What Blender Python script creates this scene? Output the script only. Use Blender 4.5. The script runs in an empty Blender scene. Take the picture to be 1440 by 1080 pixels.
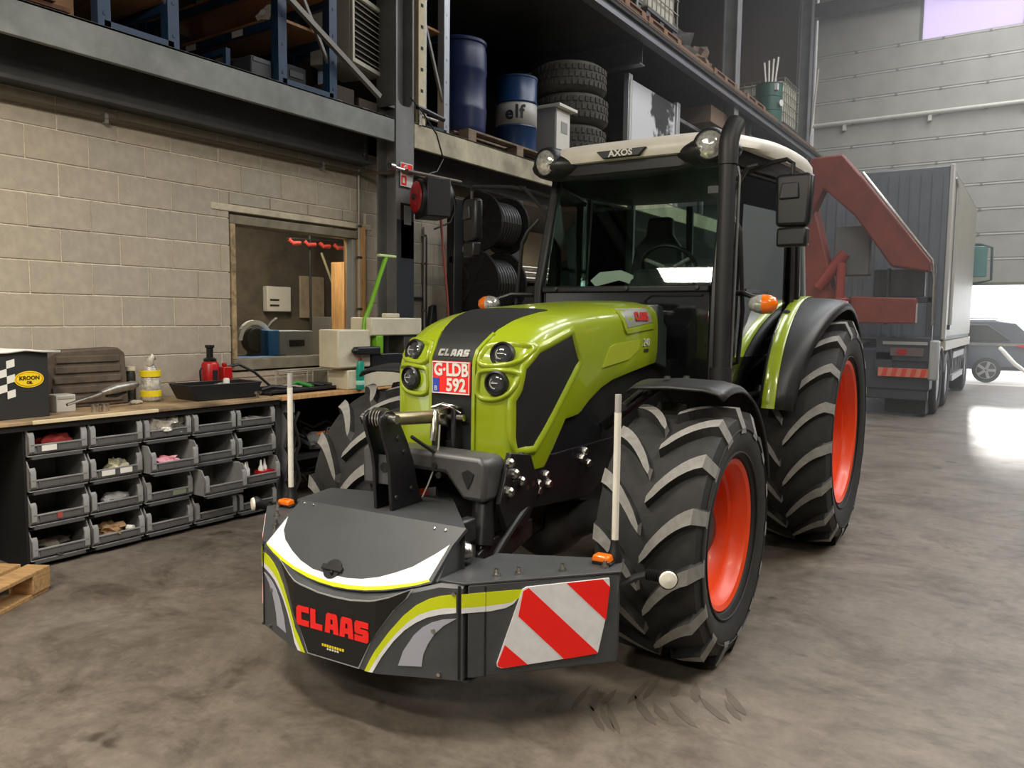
import bpy, bmesh, math, random
from math import sin, cos, pi, radians as rad
from mathutils import Vector, Matrix, Euler
from mathutils.bvhtree import BVHTree
from mathutils.geometry import delaunay_2d_cdt
random.seed(7)
D = bpy.data
S = bpy.context.scene
COL = S.collection
V = Vector

# ---------------------------------------------------------------- camera
PITCH, ROLL, YAW, EYE = rad(4.95), rad(0.7), rad(34.1), 1.55
fw = V((-sin(YAW)*cos(PITCH), cos(YAW)*cos(PITCH), -sin(PITCH)))
rt0 = V((cos(YAW), sin(YAW), 0)); up0 = rt0.cross(fw)
rt = cos(ROLL)*rt0 + sin(ROLL)*up0
up = -sin(ROLL)*rt0 + cos(ROLL)*up0
cam = D.objects.new('camera', D.cameras.new('camera')); COL.objects.link(cam)
cam.matrix_world = Matrix(((rt.x, up.x, -fw.x, 0), (rt.y, up.y, -fw.y, 0), (rt.z, up.z, -fw.z, EYE), (0, 0, 0, 1)))
cam.data.sensor_width = 36; cam.data.lens = 1090*36/1440
cam.data.clip_end = 200
S.camera = cam

# ---------------------------------------------------------------- world, lamps, exposure
W = D.worlds.new('world'); S.world = W; W.use_nodes = True
bg = W.node_tree.nodes['Background']
bg.inputs[0].default_value = (0.93, 0.96, 1.0, 1); bg.inputs[1].default_value = 4.0
S.view_settings.view_transform = 'Standard'; S.view_settings.look = 'None'
S.view_settings.exposure = 0.0; S.view_settings.gamma = 1.0
S.view_settings.use_curve_mapping = False

def area(name, loc, size, watts, col, target=None):
    l = D.lights.new(name, 'AREA'); l.shape = 'RECTANGLE'; l.size, l.size_y = size
    l.energy = watts; l.color = col
    o = D.objects.new(name, l); COL.objects.link(o); o.location = loc
    if target:
        o.rotation_euler = (V(target)-V(loc)).to_track_quat('-Z', 'Y').to_euler()
    return o
# lamps hung along the middle of the hall, unseen roof areas added for soft fill
WARM = (1.0, 0.92, 0.80)
area('hall_lamp', (-2.5, -1.4, 4.0), (1.5, .3), 150, WARM)
area('hall_lamp', (-2.75, 0.9, 4.0), (1.5, .3), 125, WARM)
area('under_deck_lamp', (-7.4, 10.5, 3.2), (1.2, .2), 170, WARM)
area('hall_lamp', (0.6, 2.4, 3.9), (1.5, .3), 70, WARM)
area('hall_lamp', (0.2, -2.6, 4.1), (1.5, .3), 150, WARM)
area('hall_lamp', (2.2, 6.5, 5.0), (1.5, .3), 130, WARM)
area('roof_fill', (3.0, 12.5, 10.3), (2.5, 18), 1350, (0.97, 0.98, 1.0))
area('roof_fill', (-1.0, 14.0, 10.3), (2.0, 14), 620, (0.97, 0.98, 1.0))
sun = D.objects.new('sun', D.lights.new('sun', 'SUN')); COL.objects.link(sun)
sun.data.energy = 3.5; sun.data.angle = rad(4); sun.data.color = (1, .97, .92)
sun.rotation_euler = V((0.10, -0.97, -0.205)).to_track_quat('-Z', 'Y').to_euler()

# ---------------------------------------------------------------- materials
def lin(c):
    c /= 255
    return c/12.92 if c <= .04045 else ((c+.055)/1.055)**2.4
def rgb(*c): return tuple(lin(x) for x in c)+(1,)
MATS = {}
def mat(name, c, rough=.5, metal=0, var=0, scale=8, bump=0, bscale=None, coat=0, c2=None, rvar=0, spec=.5, stretch=None):
    if name in MATS: return MATS[name]
    m = D.materials.new(name); m.use_nodes = True; MATS[name] = m
    nt = m.node_tree; N = nt.nodes; L = nt.links
    b = N['Principled BSDF']
    b.inputs['Base Color'].default_value = rgb(*c); b.inputs['Roughness'].default_value = rough
    b.inputs['Metallic'].default_value = metal; b.inputs['Coat Weight'].default_value = coat
    b.inputs['Specular IOR Level'].default_value = spec
    if var or bump or rvar or c2:
        tc = N.new('ShaderNodeTexCoord'); src = tc.outputs['Object']
        if stretch:
            mp = N.new('ShaderNodeMapping'); mp.inputs['Scale'].default_value = stretch
            L.new(src, mp.inputs[0]); src = mp.outputs[0]
        nz = N.new('ShaderNodeTexNoise'); nz.inputs['Scale'].default_value = scale
        nz.inputs['Detail'].default_value = 6; nz.inputs['Roughness'].default_value = .62
        L.new(src, nz.inputs[0])
        if var or c2:
            r = N.new('ShaderNodeValToRGB'); L.new(nz.outputs[0], r.inputs[0])
            r.color_ramp.elements[0].position = .32; r.color_ramp.elements[1].position = .7
            a = [max(0, x*(1-var)) for x in c]; z = c2 or [min(255, x*(1+var)) for x in c]
            r.color_ramp.elements[0].color = rgb(*a); r.color_ramp.elements[1].color = rgb(*z)
            L.new(r.outputs[0], b.inputs['Base Color'])
        if rvar:
            mr = N.new('ShaderNodeMapRange'); L.new(nz.outputs[0], mr.inputs[0])
            mr.inputs[3].default_value = max(0, rough-rvar); mr.inputs[4].default_value = min(1, rough+rvar)
            L.new(mr.outputs[0], b.inputs['Roughness'])
        if bump:
            n2 = N.new('ShaderNodeTexNoise'); n2.inputs['Scale'].default_value = bscale or scale*4
            n2.inputs['Detail'].default_value = 4; L.new(src, n2.inputs[0])
            bp = N.new('ShaderNodeBump'); bp.inputs['Strength'].default_value = bump; bp.inputs['Distance'].default_value = .01
            L.new(n2.outputs[0], bp.inputs['Height']); L.new(bp.outputs[0], b.inputs['Normal'])
    return m
def glassmat(name, tint, ior=1.5):
    if name in MATS: return MATS[name]
    m = D.materials.new(name); m.use_nodes = True; MATS[name] = m
    nt = m.node_tree; N = nt.nodes; L = nt.links; N.remove(N['Principled BSDF'])
    t = N.new('ShaderNodeBsdfTransparent'); t.inputs[0].default_value = rgb(*tint)
    g = N.new('ShaderNodeBsdfGlossy'); g.inputs['Roughness'].default_value = .02; g.inputs[0].default_value = (.95, 1, .98, 1)
    fr = N.new('ShaderNodeFresnel'); fr.inputs[0].default_value = ior
    mx = N.new('ShaderNodeMixShader'); L.new(fr.outputs[0], mx.inputs[0]); L.new(t.outputs[0], mx.inputs[1]); L.new(g.outputs[0], mx.inputs[2])
    L.new(mx.outputs[0], N['Material Output'].inputs[0])
    return m
def emit(name, c, s):
    m = D.materials.new(name); m.use_nodes = True; MATS[name] = m
    b = m.node_tree.nodes['Principled BSDF']; b.inputs['Base Color'].default_value = rgb(*c)
    b.inputs['Emission Color'].default_value = rgb(*c); b.inputs['Emission Strength'].default_value = s
    return m

LIME = mat('lime_paint', (143, 160, 24), .3, coat=.6, var=.03, scale=3)
LIMESTICK = mat('lime_sticker', (206, 216, 20), .4)
WHITESTICK = mat('white_sticker', (226, 227, 228), .4, var=.03, scale=20)
LILAC = mat('silver_sticker', (165, 166, 178), .4)
CHAR = mat('charcoal_paint', (68, 70, 72), .42, var=.06, scale=14, bump=.05, bscale=220)
BLACKPAINT = mat('black_paint', (27, 27, 29), .32, var=.1, scale=9)
BLACKPL = mat('black_plastic', (26, 27, 28), .42, bump=.04, bscale=300)
SATIN = mat('satin_fender_plastic', (34, 35, 36), .45, var=.08, scale=6)
GRILLE = mat('black_grille', (21, 22, 22), .55, bump=.15, bscale=500)
RUBBER = mat('tyre_rubber', (36, 36, 35), .75, var=.18, scale=18, bump=.08, bscale=120)
LUGTOP = mat('worn_lug_rubber', (132, 130, 125), .8, var=.10, scale=22, bump=.06, bscale=90)
ORANGE = mat('orange_rim_paint', (230, 68, 12), .42, coat=.05, var=.03, scale=5)
REDLOGO = mat('red_logo', (240, 34, 26), .4)
REDFLUO = mat('red_reflector', (250, 30, 20), .4)
CHROME = mat('bright_steel', (190, 186, 178), .28, metal=1, var=.12, scale=30)
STEEL = mat('dark_steel', (64, 64, 66), .38, metal=.7, var=.15, scale=12)
WHITEP = mat('white_plastic', (226, 222, 208), .4, var=.03, scale=10)
ROOFW = mat('roof_white', (208, 203, 190), .4, var=.03, scale=6)
AMBER = mat('amber_lens', (240, 116, 12), .2, coat=.5)
LENS = mat('clear_lens', (205, 205, 198), .12, metal=.55, var=.18, scale=40)
CABGLASS = glassmat('cab_glass', (232, 242, 237))
WINGLASS = glassmat('workshop_pane', (240, 238, 232), 1.28)
GALV = mat('galvanised_steel', (122, 124, 119), .5, metal=.25, var=.14, scale=3.2, rvar=.1)
IBEAM = mat('grey_beam_paint', (70, 70, 72), .45, var=.12, scale=3)
COLUMN = mat('column_grey_paint', (116, 116, 115), .42, var=.12, scale=2.5)
BLUE = mat('blue_rack_paint', (30, 58, 86), .42, var=.12, scale=10)
BOARD = mat('brown_shelf_board', (156, 112, 72), .7, var=.14, scale=6, stretch=(1, 8, 1))
WOOD = mat('pallet_wood', (170, 134, 88), .75, var=.16, scale=5, stretch=(9, 1.5, 9), bump=.1)
WOODP = mat('planed_pine', (196, 152, 98), .6, var=.12, scale=5, stretch=(8, 8, .8))
DARKWOOD = mat('dark_dusty_wood', (104, 80, 62), .8, var=.2, scale=5)
PLY = mat('worktop_ply', (140, 116, 88), .6, var=.3, scale=3.6, c2=(186, 158, 120), bump=.06)
PLYEDGE = mat('worktop_edge', (205, 178, 134), .6, var=.1, scale=14)
BLOCK = [mat('concrete_block_%s' % w, c, .9, var=.045, scale=14, bump=.3, bscale=160) for w, c in
         (('sand', (172, 161, 143)), ('grey', (167, 158, 142)), ('warm', (174, 162, 143)), ('cool', (168, 159, 144)), ('dusty', (171, 161, 144)))]
MORTAR = mat('pale_mortar', (222, 212, 190), .95, var=.08, scale=30, bump=.3)
BINGREY = mat('bin_grey_plastic', (134, 134, 132), .45, var=.06, scale=12)
BINDARK = mat('bin_dark_label', (70, 70, 70), .6)
BLACKMAT = mat('matt_black', (18, 18, 18), .7)
DARKGREY = mat('dark_grey_plastic', (48, 48, 50), .5)
PAPER = mat('white_paper', (222, 220, 212), .8)
CREAM = mat('cream_machine_paint', (214, 206, 180), .4, var=.05, scale=5)
GREENP = mat('green_machine_paint', (118, 176, 40), .35)
TEAL = mat('teal_can', (20, 150, 130), .35)
REDP = mat('red_enamel', (176, 26, 26), .32, var=.1, scale=10)
YELLOW = mat('yellow_label', (232, 206, 30), .5)
NAVY = mat('navy_drum', (18, 34, 76), .38, var=.06, scale=5)
ELFBLUE = mat('blue_drum_paint', (28, 58, 98), .32)
DRUMGREY = mat('drum_grey_band', (168, 166, 156), .4)
OLDTYRE = mat('old_tyre_rubber', (74, 70, 62), .85, var=.15, scale=10, bump=.2, bscale=60)
TRUCKDARK = mat('truck_dark_grey', (62, 66, 72), .45, var=.05, scale=2)
CONTAINER = mat('container_grey', (104, 108, 112), .5, var=.05, scale=2)
CONTSIDE = mat('container_lit_side', (166, 162, 146), .45, var=.05, scale=3)  # container colour lightened for the light falling on this side
CRANE = mat('crane_orange', (128, 58, 44), .5, var=.12, scale=3)
DOORP = mat('door_panel', (176, 174, 164), .5, var=.05, scale=2)
RIBGREY = mat('rib_grey', (120, 120, 116), .5)
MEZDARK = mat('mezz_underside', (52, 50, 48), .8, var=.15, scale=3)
PLASTER = mat('pale_sheet_wall', (190, 178, 152), .8, var=.05, scale=3)

# ---------------------------------------------------------------- mesh helpers
def link(name, data, parent=None, loc=None, rot=None):
    o = D.objects.new(name, data); COL.objects.link(o)
    if parent: o.parent = parent
    if loc is not None: o.location = loc
    if rot is not None: o.rotation_euler = rot
    return o
def tag(o, label=None, cat=None, group=None, kind=None):
    if label: o['label'] = label
    if cat: o['category'] = cat
    if group: o['group'] = group
    if kind: o['kind'] = kind
    return o
def thing(name, label, cat, loc=(0, 0, 0), rz=0, group=None):
    o = link(name, None, None, loc, (0, 0, rz)); o.empty_display_size = .1
    return tag(o, label, cat, group)
def frame(axis):
    a = V(axis).normalized(); h = V((0, 0, 1)) if abs(a.z) < .95 else V((1, 0, 0))
    x = h.cross(a).normalized(); return x, a.cross(x)
class M:
    def __init__(s): s.v = []; s.f = []; s.m = []; s.mats = []; s.cur = 0
    def use(s, m):
        if m not in s.mats: s.mats.append(m)
        s.cur = s.mats.index(m); return s
    def add(s, vs, fs, T=None):
        n = len(s.v); s.v += [tuple(T @ V(p)) if T else tuple(p) for p in vs]
        s.f += [tuple(i+n for i in f) for f in fs]; s.m += [s.cur]*len(fs); return s
    def box(s, a, b, T=None):
        x0, y0, z0 = (min(p, q) for p, q in zip(a, b)); x1, y1, z1 = (max(p, q) for p, q in zip(a, b))
        return s.add([(x0, y0, z0), (x1, y0, z0), (x1, y1, z0), (x0, y1, z0), (x0, y0, z1), (x1, y0, z1), (x1, y1, z1), (x0, y1, z1)],
                     [(3, 2, 1, 0), (4, 5, 6, 7), (0, 1, 5, 4), (1, 2, 6, 5), (2, 3, 7, 6), (3, 0, 4, 7)], T)
    def cyl(s, p, q, r, r2=None, n=16, T=None):
        return s.tube([p, q], [r, r if r2 is None else r2], n, T)
    def tube(s, pts, r, n=10, T=None, sq=False):
        pts = [V(p) for p in pts]; k = len(pts); vs = []; fs = []
        rs = r if isinstance(r, (list, tuple)) else [r]*k
        px = None
        for i, p in enumerate(pts):
            d = (pts[min(i+1, k-1)]-pts[max(i-1, 0)]).normalized()
            if px is None: px, py = frame(d)
            else:
                px = (px-d*px.dot(d)).normalized(); py = d.cross(px)
            for j in range(n):
                t = 2*pi*(j+(.5 if sq else 0))/n; vs.append(p+(px*cos(t)+py*sin(t))*rs[i])
        for i in range(k-1):
            for j in range(n):
                a, b = i*n+j, i*n+(j+1) % n; fs.append((a, b, b+n, a+n))
        fs.append(tuple(range(n-1, -1, -1))); fs.append(tuple((k-1)*n+j for j in range(n)))
        return s.add(vs, fs, T)
    def lathe(s, prof, o=(0, 0, 0), axis=(0, 0, 1), n=32, T=None, caps=True):
        o = V(o); a = V(axis).normalized(); x, y = frame(a); vs = []; fs = []
        for r, h in prof:
            for j in range(n):
                t = 2*pi*j/n; vs.append(o+a*h+(x*cos(t)+y*sin(t))*r)
        for i in range(len(prof)-1):
            for j in range(n):
                p, q = i*n+j, i*n+(j+1) % n; fs.append((p, q, q+n, p+n))
        if caps:
            if prof[0][0] > 1e-6: fs.append(tuple(range(n-1, -1, -1)))
            if prof[-1][0] > 1e-6: fs.append(tuple((len(prof)-1)*n+j for j in range(n)))
        return s.add(vs, fs, T)
    def prism(s, poly, ax, a, b, T=None):
        """poly: 2D points in the plane normal to ax ('x': (y,z), 'y': (x,z), 'z': (x,y)), from a to b along ax"""
        f = {'x': lambda p, t: (t, p[0], p[1]), 'y': lambda p, t: (p[0], t, p[1]), 'z': lambda p, t: (p[0], p[1], t)}[ax]
        n = len(poly); vs = [f(p, a) for p in poly]+[f(p, b) for p in poly]
        fs = [tuple(range(n)), tuple(range(2*n-1, n-1, -1))]+[(i, i+n, (i+1) % n+n, (i+1) % n) for i in range(n)]
        return s.add(vs, fs, T)
    def loft(s, rows, closed=False, cap=False, T=None):
        n = len(rows[0]); vs = [p for r in rows for p in r]; fs = []
        for i in range(len(rows)-1):
            for j in range(n if closed else n-1):
                a, b = i*n+j, i*n+(j+1) % n; fs.append((a, b, b+n, a+n))
        if cap: fs.append(tuple(range(n-1, -1, -1))); fs.append(tuple((len(rows)-1)*n+j for j in range(n)))
        return s.add(vs, fs, T)
    def mesh(s, name, smooth=35, fix=True):
        me = D.meshes.new(name); me.from_pydata(s.v, [], s.f)
        for m in s.mats: me.materials.append(m)
        if len(s.mats) > 1: me.polygons.foreach_set('material_index', s.m)
        if fix:
            bm = bmesh.new(); bm.from_mesh(me); bmesh.ops.recalc_face_normals(bm, faces=bm.faces[:]); bm.to_mesh(me); bm.free()
        if smooth:
            me.shade_smooth(); me.set_sharp_from_angle(angle=rad(smooth))
        me.update(); return me
    def obj(s, name, m=None, parent=None, loc=None, rot=None, smooth=35, bevel=0, fix=True, seg=2):
        if m and not s.mats: s.mats = [m]
        o = link(name, s.mesh(name, smooth, fix), parent, loc, rot)
        if bevel:
            bv = o.modifiers.new('bevel', 'BEVEL'); bv.width = bevel; bv.segments = seg; bv.limit_method = 'ANGLE'; bv.angle_limit = rad(40)
            bv.harden_normals = False
        return o
def single(o, label, cat, group=None): return tag(o, label, cat, group)
def struct(o): o['kind'] = 'structure'; return o
def dup(root, loc=None, rz=None, label=None, name=None):
    r = root.copy(); COL.objects.link(r)
    if loc is not None: r.location = loc
    if rz is not None: r.rotation_euler = (0, 0, rz)
    if label: r['label'] = label
    for ch in list(root.children):
        c = ch.copy(); COL.objects.link(c); c.parent = r
        for g in list(ch.children):
            e = g.copy(); COL.objects.link(e); e.parent = c
    return r

def inpoly(x, y, P):
    k = False; j = len(P)-1
    for i in range(len(P)):
        if (P[i][1] > y) != (P[j][1] > y) and x < (P[j][0]-P[i][0])*(y-P[i][1])/(P[j][1]-P[i][1])+P[i][0]: k = not k
        j = i
    return k
def subdiv(P, step):
    out = []
    for i in range(len(P)):
        a, b = V(P[i]), V(P[(i+1) % len(P)]); n = max(1, int((b-a).length/step+.5))
        out += [a+(b-a)*t/n for t in range(n)]
    return out
def chaikin(P, it=2, closed=True):
    P = [V(p) for p in P]
    for _ in range(it):
        Q = []
        for i in range(len(P)):
            a, b = P[i], P[(i+1) % len(P)]; Q += [a*.75+b*.25, a*.25+b*.75]
        P = Q
    return P
def patch(fn, poly, off=.003, step=.03, thick=.004, folds=()):
    """thin panel lying on the surface fn(a, b) -> (point, normal)"""
    P0 = [V(p) for p in poly]; P1 = []
    for i, a in enumerate(P0):
        b = P0[(i+1) % len(P0)]; P1.append(a)
        P1 += [a.lerp(b, t) for t in sorted((k-a.x)/(b.x-a.x) for k in folds if (a.x-k)*(b.x-k) < -1e-9)]
    B = subdiv(P1, step)
    xs = [p.x for p in B]; ys = [p.y for p in B]; pts = list(B); y = min(ys)+step*.5
    while y < max(ys):
        x = min(xs)+step*.5
        while x < max(xs):
            if not any(abs(x-k) < step*.3 for k in folds) and inpoly(x, y, [(p.x, p.y) for p in B]) and min((V((x, y))-p).length for p in B) > step*.45: pts.append(V((x, y)))
            x += step
        y += step
    for k in folds:
        y = min(ys)
        while y < max(ys):
            if inpoly(k, y, [(p.x, p.y) for p in B]) and min((V((k, y))-p).length for p in B) > step*.2: pts.append(V((k, y)))
            y += step*.4
    n = len(B)
    vo, _, fo, *_ = delaunay_2d_cdt(pts, [], [list(range(n))], 1, 1e-6)
    R = [fn(p.x, p.y) for p in vo]; m = M(); k = len(vo)
    bv = [fn(p.x, p.y) for p in B]
    m.add([p+nn*off for p, nn in R], [tuple(f) for f in fo])
    vs = [p+nn*off for p, nn in bv]+[p+nn*(off-thick) for p, nn in bv]
    m.add(vs, [(i, (i+1) % n, (i+1) % n+n, i+n) for i in range(n)])
    return m
def lip(fn, poly, w, h, step=.03, inner=.6, w2=None):
    """raised rounded lip following a closed outline on the surface"""
    B = subdiv([V(p) for p in poly], step); n = len(B); rows = []
    area2 = sum(B[i].x*B[(i+1) % n].y-B[(i+1) % n].x*B[i].y for i in range(n)); sg = 1 if area2 > 0 else -1
    w2 = w2 or w
    for k, hh in ((-w2, -.003), (-w2*.5, h*.75), (0, h), (w*.45, h*.75), (w, -.003)):
        row = []
        for i in range(n):
            t = (B[(i+1) % n]-B[i-1]).normalized(); nrm = V((t.y, -t.x))*sg
            q = B[i]+nrm*k; p, nn = fn(q.x, q.y); row.append(p+nn*hh)
        rows.append(row)
    return M().loft(rows, closed=True)
def caster(bvh, o, d):
    """fn for patch(): (a,b) -> point where the ray from o(a,b) along d meets the body"""
    d = V(d).normalized()
    def fn(a, b):
        q = V(o(a, b)); h = bvh.ray_cast(q, d)
        if h[0] is None: h = bvh.find_nearest(q+d*1.0)
        n = h[1] if h[1].dot(d) < 0 else -h[1]
        return h[0], n
    return fn
def bvh_of(m): return BVHTree.FromPolygons([V(v) for v in m.v], m.f)
def letters(word, w=.9, gap=.1):
    G = {'C': [[(.12, 0), (.95, 0), (.95, .29), (.38, .29), (.38, .71), (.95, .71), (.95, 1), (.12, 1), (0, .88), (0, .12)]],
         'L': [[(0, 0), (.88, 0), (.88, .29), (.38, .29), (.38, 1), (0, 1)]],
         'A': [[(0, 0), (.37, 0), (.43, .72), (.43, 1), (.2, 1), (.1, .9)], [(1, 0), (.9, .9), (.8, 1), (.57, 1), (.57, .72), (.63, 0)],
               [(.425, .72), (.575, .72), (.575, 1), (.425, 1)], [(.39, .2), (.61, .2), (.59, .46), (.41, .46)]],
         'S': [[(0, 0), (.85, 0), (.97, .12), (.97, .5), (.87, .62), (.4, .62), (.4, .71), (.95, .71), (.95, 1), (.1, 1), (0, .88), (0, .48), (.1, .37), (.57, .37), (.57, .29), (0, .29)]]}
    out = []; x = 0
    for ch in word:
        out += [[(x+p[0]*w, p[1]) for p in q] for q in G[ch]]; x += w+gap
    return out, x-gap
def text(name, s, size, m, parent, T, ext=.001, bold=0, sx=1.0, align='CENTER'):
    c = D.curves.new(name, 'FONT'); c.body = s; c.size = size; c.extrude = ext; c.offset = bold
    c.align_x = align; c.align_y = 'CENTER'; c.resolution_u = 3; c.materials.append(m)
    tmp = D.objects.new(name, c); COL.objects.link(tmp); me = D.meshes.new_from_object(tmp); D.objects.remove(tmp)
    me.name = name
    if not me.materials: me.materials.append(m)
    o = link(name, me, parent); o.matrix_local = T @ Matrix.Diagonal((sx, 1, 1, 1)); return o
def logo_flat(name, m, parent, T, w, h, t=.003):
    L_, wid = letters('CLAAS', .92, .07); mm = M()
    for q in L_: mm.prism([(x/wid*w-w/2, y*h-h/2) for x, y in q], 'z', 0, t, T)
    return mm.obj(name, m, parent, smooth=0)
def face(loc, out, upv=(0, 0, 1)):
    """matrix whose +Z points along out, +Y along up (for text)"""
    z = V(out).normalized(); x = V(upv).cross(z).normalized(); y = z.cross(x)
    return Matrix(((x.x, y.x, z.x, loc[0]), (x.y, y.y, z.y, loc[1]), (x.z, y.z, z.z, loc[2]), (0, 0, 0, 1)))
# ================================================================ SETTING
WX = -5.55            # face of the block wall
def floor_mat():
    m = D.materials.new('workshop_concrete'); m.use_nodes = True
    nt = m.node_tree; N = nt.nodes; L = nt.links; b = N['Principled BSDF']
    tc = N.new('ShaderNodeTexCoord')
    def noise(scale, det, rough, dist=0, st=None):
        n = N.new('ShaderNodeTexNoise'); n.inputs['Scale'].default_value = scale; n.inputs['Detail'].default_value = det
        n.inputs['Roughness'].default_value = rough; n.inputs['Distortion'].default_value = dist
        if st:
            mp = N.new('ShaderNodeMapping'); mp.inputs['Scale'].default_value = st; mp.inputs['Rotation'].default_value = (0, 0, .5)
            L.new(tc.outputs['Object'], mp.inputs[0]); L.new(mp.outputs[0], n.inputs[0])
        else: L.new(tc.outputs['Object'], n.inputs[0])
        return n.outputs[0]
    def ramp(src, p0, c0, p1, c1):
        r = N.new('ShaderNodeValToRGB'); L.new(src, r.inputs[0]); e = r.color_ramp.elements
        e[0].position, e[1].position = p0, p1; e[0].color, e[1].color = c0, c1; return r.outputs[0]
    def mix(a, c, f, mode='MIX'):
        x = N.new('ShaderNodeMix'); x.data_type = 'RGBA'; x.blend_type = mode
        if isinstance(f, float): x.inputs[0].default_value = f
        else: L.new(f, x.inputs[0])
        L.new(a, x.inputs[6]); L.new(c, x.inputs[7]); return x.outputs[2]
    base = ramp(noise(2.2, 12, .76, .3), .3, rgb(108, 99, 88), .7, rgb(138, 128, 116))
    fine = ramp(noise(14, 8, .7), .3, rgb(200, 200, 200), .75, rgb(255, 255, 255))
    c = mix(base, fine, .75, 'MULTIPLY')
    stain = ramp(noise(1.2, 11, .78, .5, (1, 1.25, 1)), .47, rgb(255, 255, 255), .64, rgb(150, 141, 132))
    c = mix(c, stain, .75, 'MULTIPLY')
    streak = ramp(noise(4.2, 10, .74, .8, (.8, 1.9, 1)), .52, rgb(255, 255, 255), .66, rgb(190, 184, 178))
    c = mix(c, streak, .5, 'MULTIPLY')
    oil = ramp(noise(3.1, 3, .5, .3), .68, rgb(255, 255, 255), .74, rgb(110, 98, 88))
    c = mix(c, oil, .7, 'MULTIPLY')
    L.new(c, b.inputs['Base Color'])
    rr = N.new('ShaderNodeMapRange'); L.new(noise(2.2, 6, .65, .5), rr.inputs[0]); rr.inputs[3].default_value = .30; rr.inputs[4].default_value = .62
    L.new(rr.outputs[0], b.inputs['Roughness'])
    bp = N.new('ShaderNodeBump'); bp.inputs['Strength'].default_value = .25; bp.inputs['Distance'].default_value = .012
    L.new(noise(26, 8, .7), bp.inputs['Height']); L.new(bp.outputs[0], b.inputs['Normal'])
    return m
FLOOR = floor_mat()
struct(M().box((-12, -9, -.3), (9.2, 22.6, 0)).obj('floor', FLOOR))
OUTG = mat('yard_concrete', (190, 186, 178), .8, var=.08, scale=1.5)
struct(M().box((-14, 22.6, -.3), (16, 46, -.005)).obj('ground_outside', OUTG))
# dark rubber scuffs left on the floor by turning tyres (flat marks)
m = M(); rs = random.Random(4)
for i in range(18):
    k = i//2; side = i % 2
    x = -1.50+.055*k+(.15 if side else -.06)+rs.gauss(0, .03); y = 2.52+.06*k+rs.gauss(0, .04)
    t = rad(140 if side else 100)+rs.gauss(0, .12); L_ = rs.uniform(.14, .26); w_ = rs.uniform(.012, .02)
    dx, dy = cos(t), sin(t)
    m.add([(x+dx*L_*u-dy*w_*v*(1-abs(u)**3*1.3), y+dy*L_*u+dx*w_*v*(1-abs(u)**3*1.3)+.05*u*u, .0015) for u, v in ((-.5, 0), (-.3, -1), (.1, -1.1), (.5, 0), (.1, 1), (-.3, .9))], [tuple(range(6))])
o = m.obj('tyre_scuffs', mat('rubber_scuff', (92, 83, 73), .65), smooth=0, fix=False); tag(o, kind='stuff')
# roof
struct(M().box((-12, -9, 10.4), (9.2, 22.6, 10.6)).obj('ceiling', mat('roof_sheet', (150, 150, 146), .7, var=.04)))
o = struct(M().box((-5.75, -9, 9.75), (-5.45, 22.3, 10.2)).obj('roof_beam', IBEAM))
for y in (4.9, 10.9, 16.9):
    struct(M().box((-9, y, 9.9), (9, y+.25, 10.4)).obj('roof_rafter', IBEAM))
struct(M().box((9.0, -9, 0), (9.2, 22.6, 10.4)).obj('wall_right', mat('right_wall_sheet', (58, 57, 55), .8)))
struct(M().box((-12, -9.2, 0), (9.2, -9, 10.4)).obj('wall_front', mat('front_wall_sheet', (176, 174, 168), .7)))
struct(M().box((-9.2, -9, 2.9), (-9, 22.6, 10.4)).obj('wall_far_left', mat('mezzanine_back_wall', (84, 78, 72), .9, var=.15, scale=2)))

# block wall
wall = struct(M().box((WX-.2, -.6, 0), (WX-.009, 4.02, 3.12)).box((WX-.2, 5.56, 0), (WX-.009, 7.0, 3.12)).box((WX-.2, 4.02, 0), (WX-.009, 5.56, 1.06)).box((WX-.2, 4.02, 2.4), (WX-.009, 5.56, 3.12)).obj('wall_left', MORTAR, smooth=0))
PZ, PY = .22, .415
bmesh_cache = {}
def block(y0, y1, z0, z1):
    w, h = round(y1-y0, 3), round(z1-z0, 3); mi = random.randrange(5); key = (w, h, mi)
    if key not in bmesh_cache:
        e = .004
        me = M().add([(-.15, 0, 0), (-.15, w, 0), (-.15, w, h), (-.15, 0, h), (-e, 0, 0), (-e, w, 0), (-e, w, h), (-e, 0, h), (0, e, e), (0, w-e, e), (0, w-e, h-e), (0, e, h-e)],
                     [(0, 1, 5, 4), (1, 2, 6, 5), (2, 3, 7, 6), (3, 0, 4, 7), (4, 5, 9, 8), (5, 6, 10, 9), (6, 7, 11, 10), (7, 4, 8, 11), (8, 9, 10, 11)])
        me.mats = [BLOCK[mi]]; bmesh_cache[key] = me.mesh('block', 0)
    o = link('block', bmesh_cache[key], wall, (WX+random.gauss(0, .0016)-.002, y0, z0)); return o
JT = .007
for k in range(14):
    z0 = 2.11-9*PZ+k*PZ; z1 = min(z0+PZ-JT, 3.1); z0 = max(z0, .0)
    if z1-z0 < .05: continue
    off = 2.70-8*PY+(PY/2 if k % 2 else 0)
    y = off
    while y < 7.0:
        a, b_ = max(y, -.55), min(y+PY-JT, 6.98)
        segs = [(a, b_)]
        if z1 > 1.075 and z0 < 2.355:
            segs = [(a, min(b_, 4.03)), (max(a, 5.57), b_)]
            if z1 > 2.50: block(4.035, 4.44, 2.446, z1); block(4.447, 4.86, 2.446, z1); block(4.867, 5.28, 2.446, z1); block(5.287, 5.563, 2.446, z1)
            if z0 < 1.03: block(4.035, 4.5, z0, 1.058); block(4.507, 5.1, z0, 1.058); block(5.107, 5.563, z0, 1.058)
        for p, q in segs:
            if q-p > .03: block(p, q, z0, z1)
        y += PY
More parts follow.
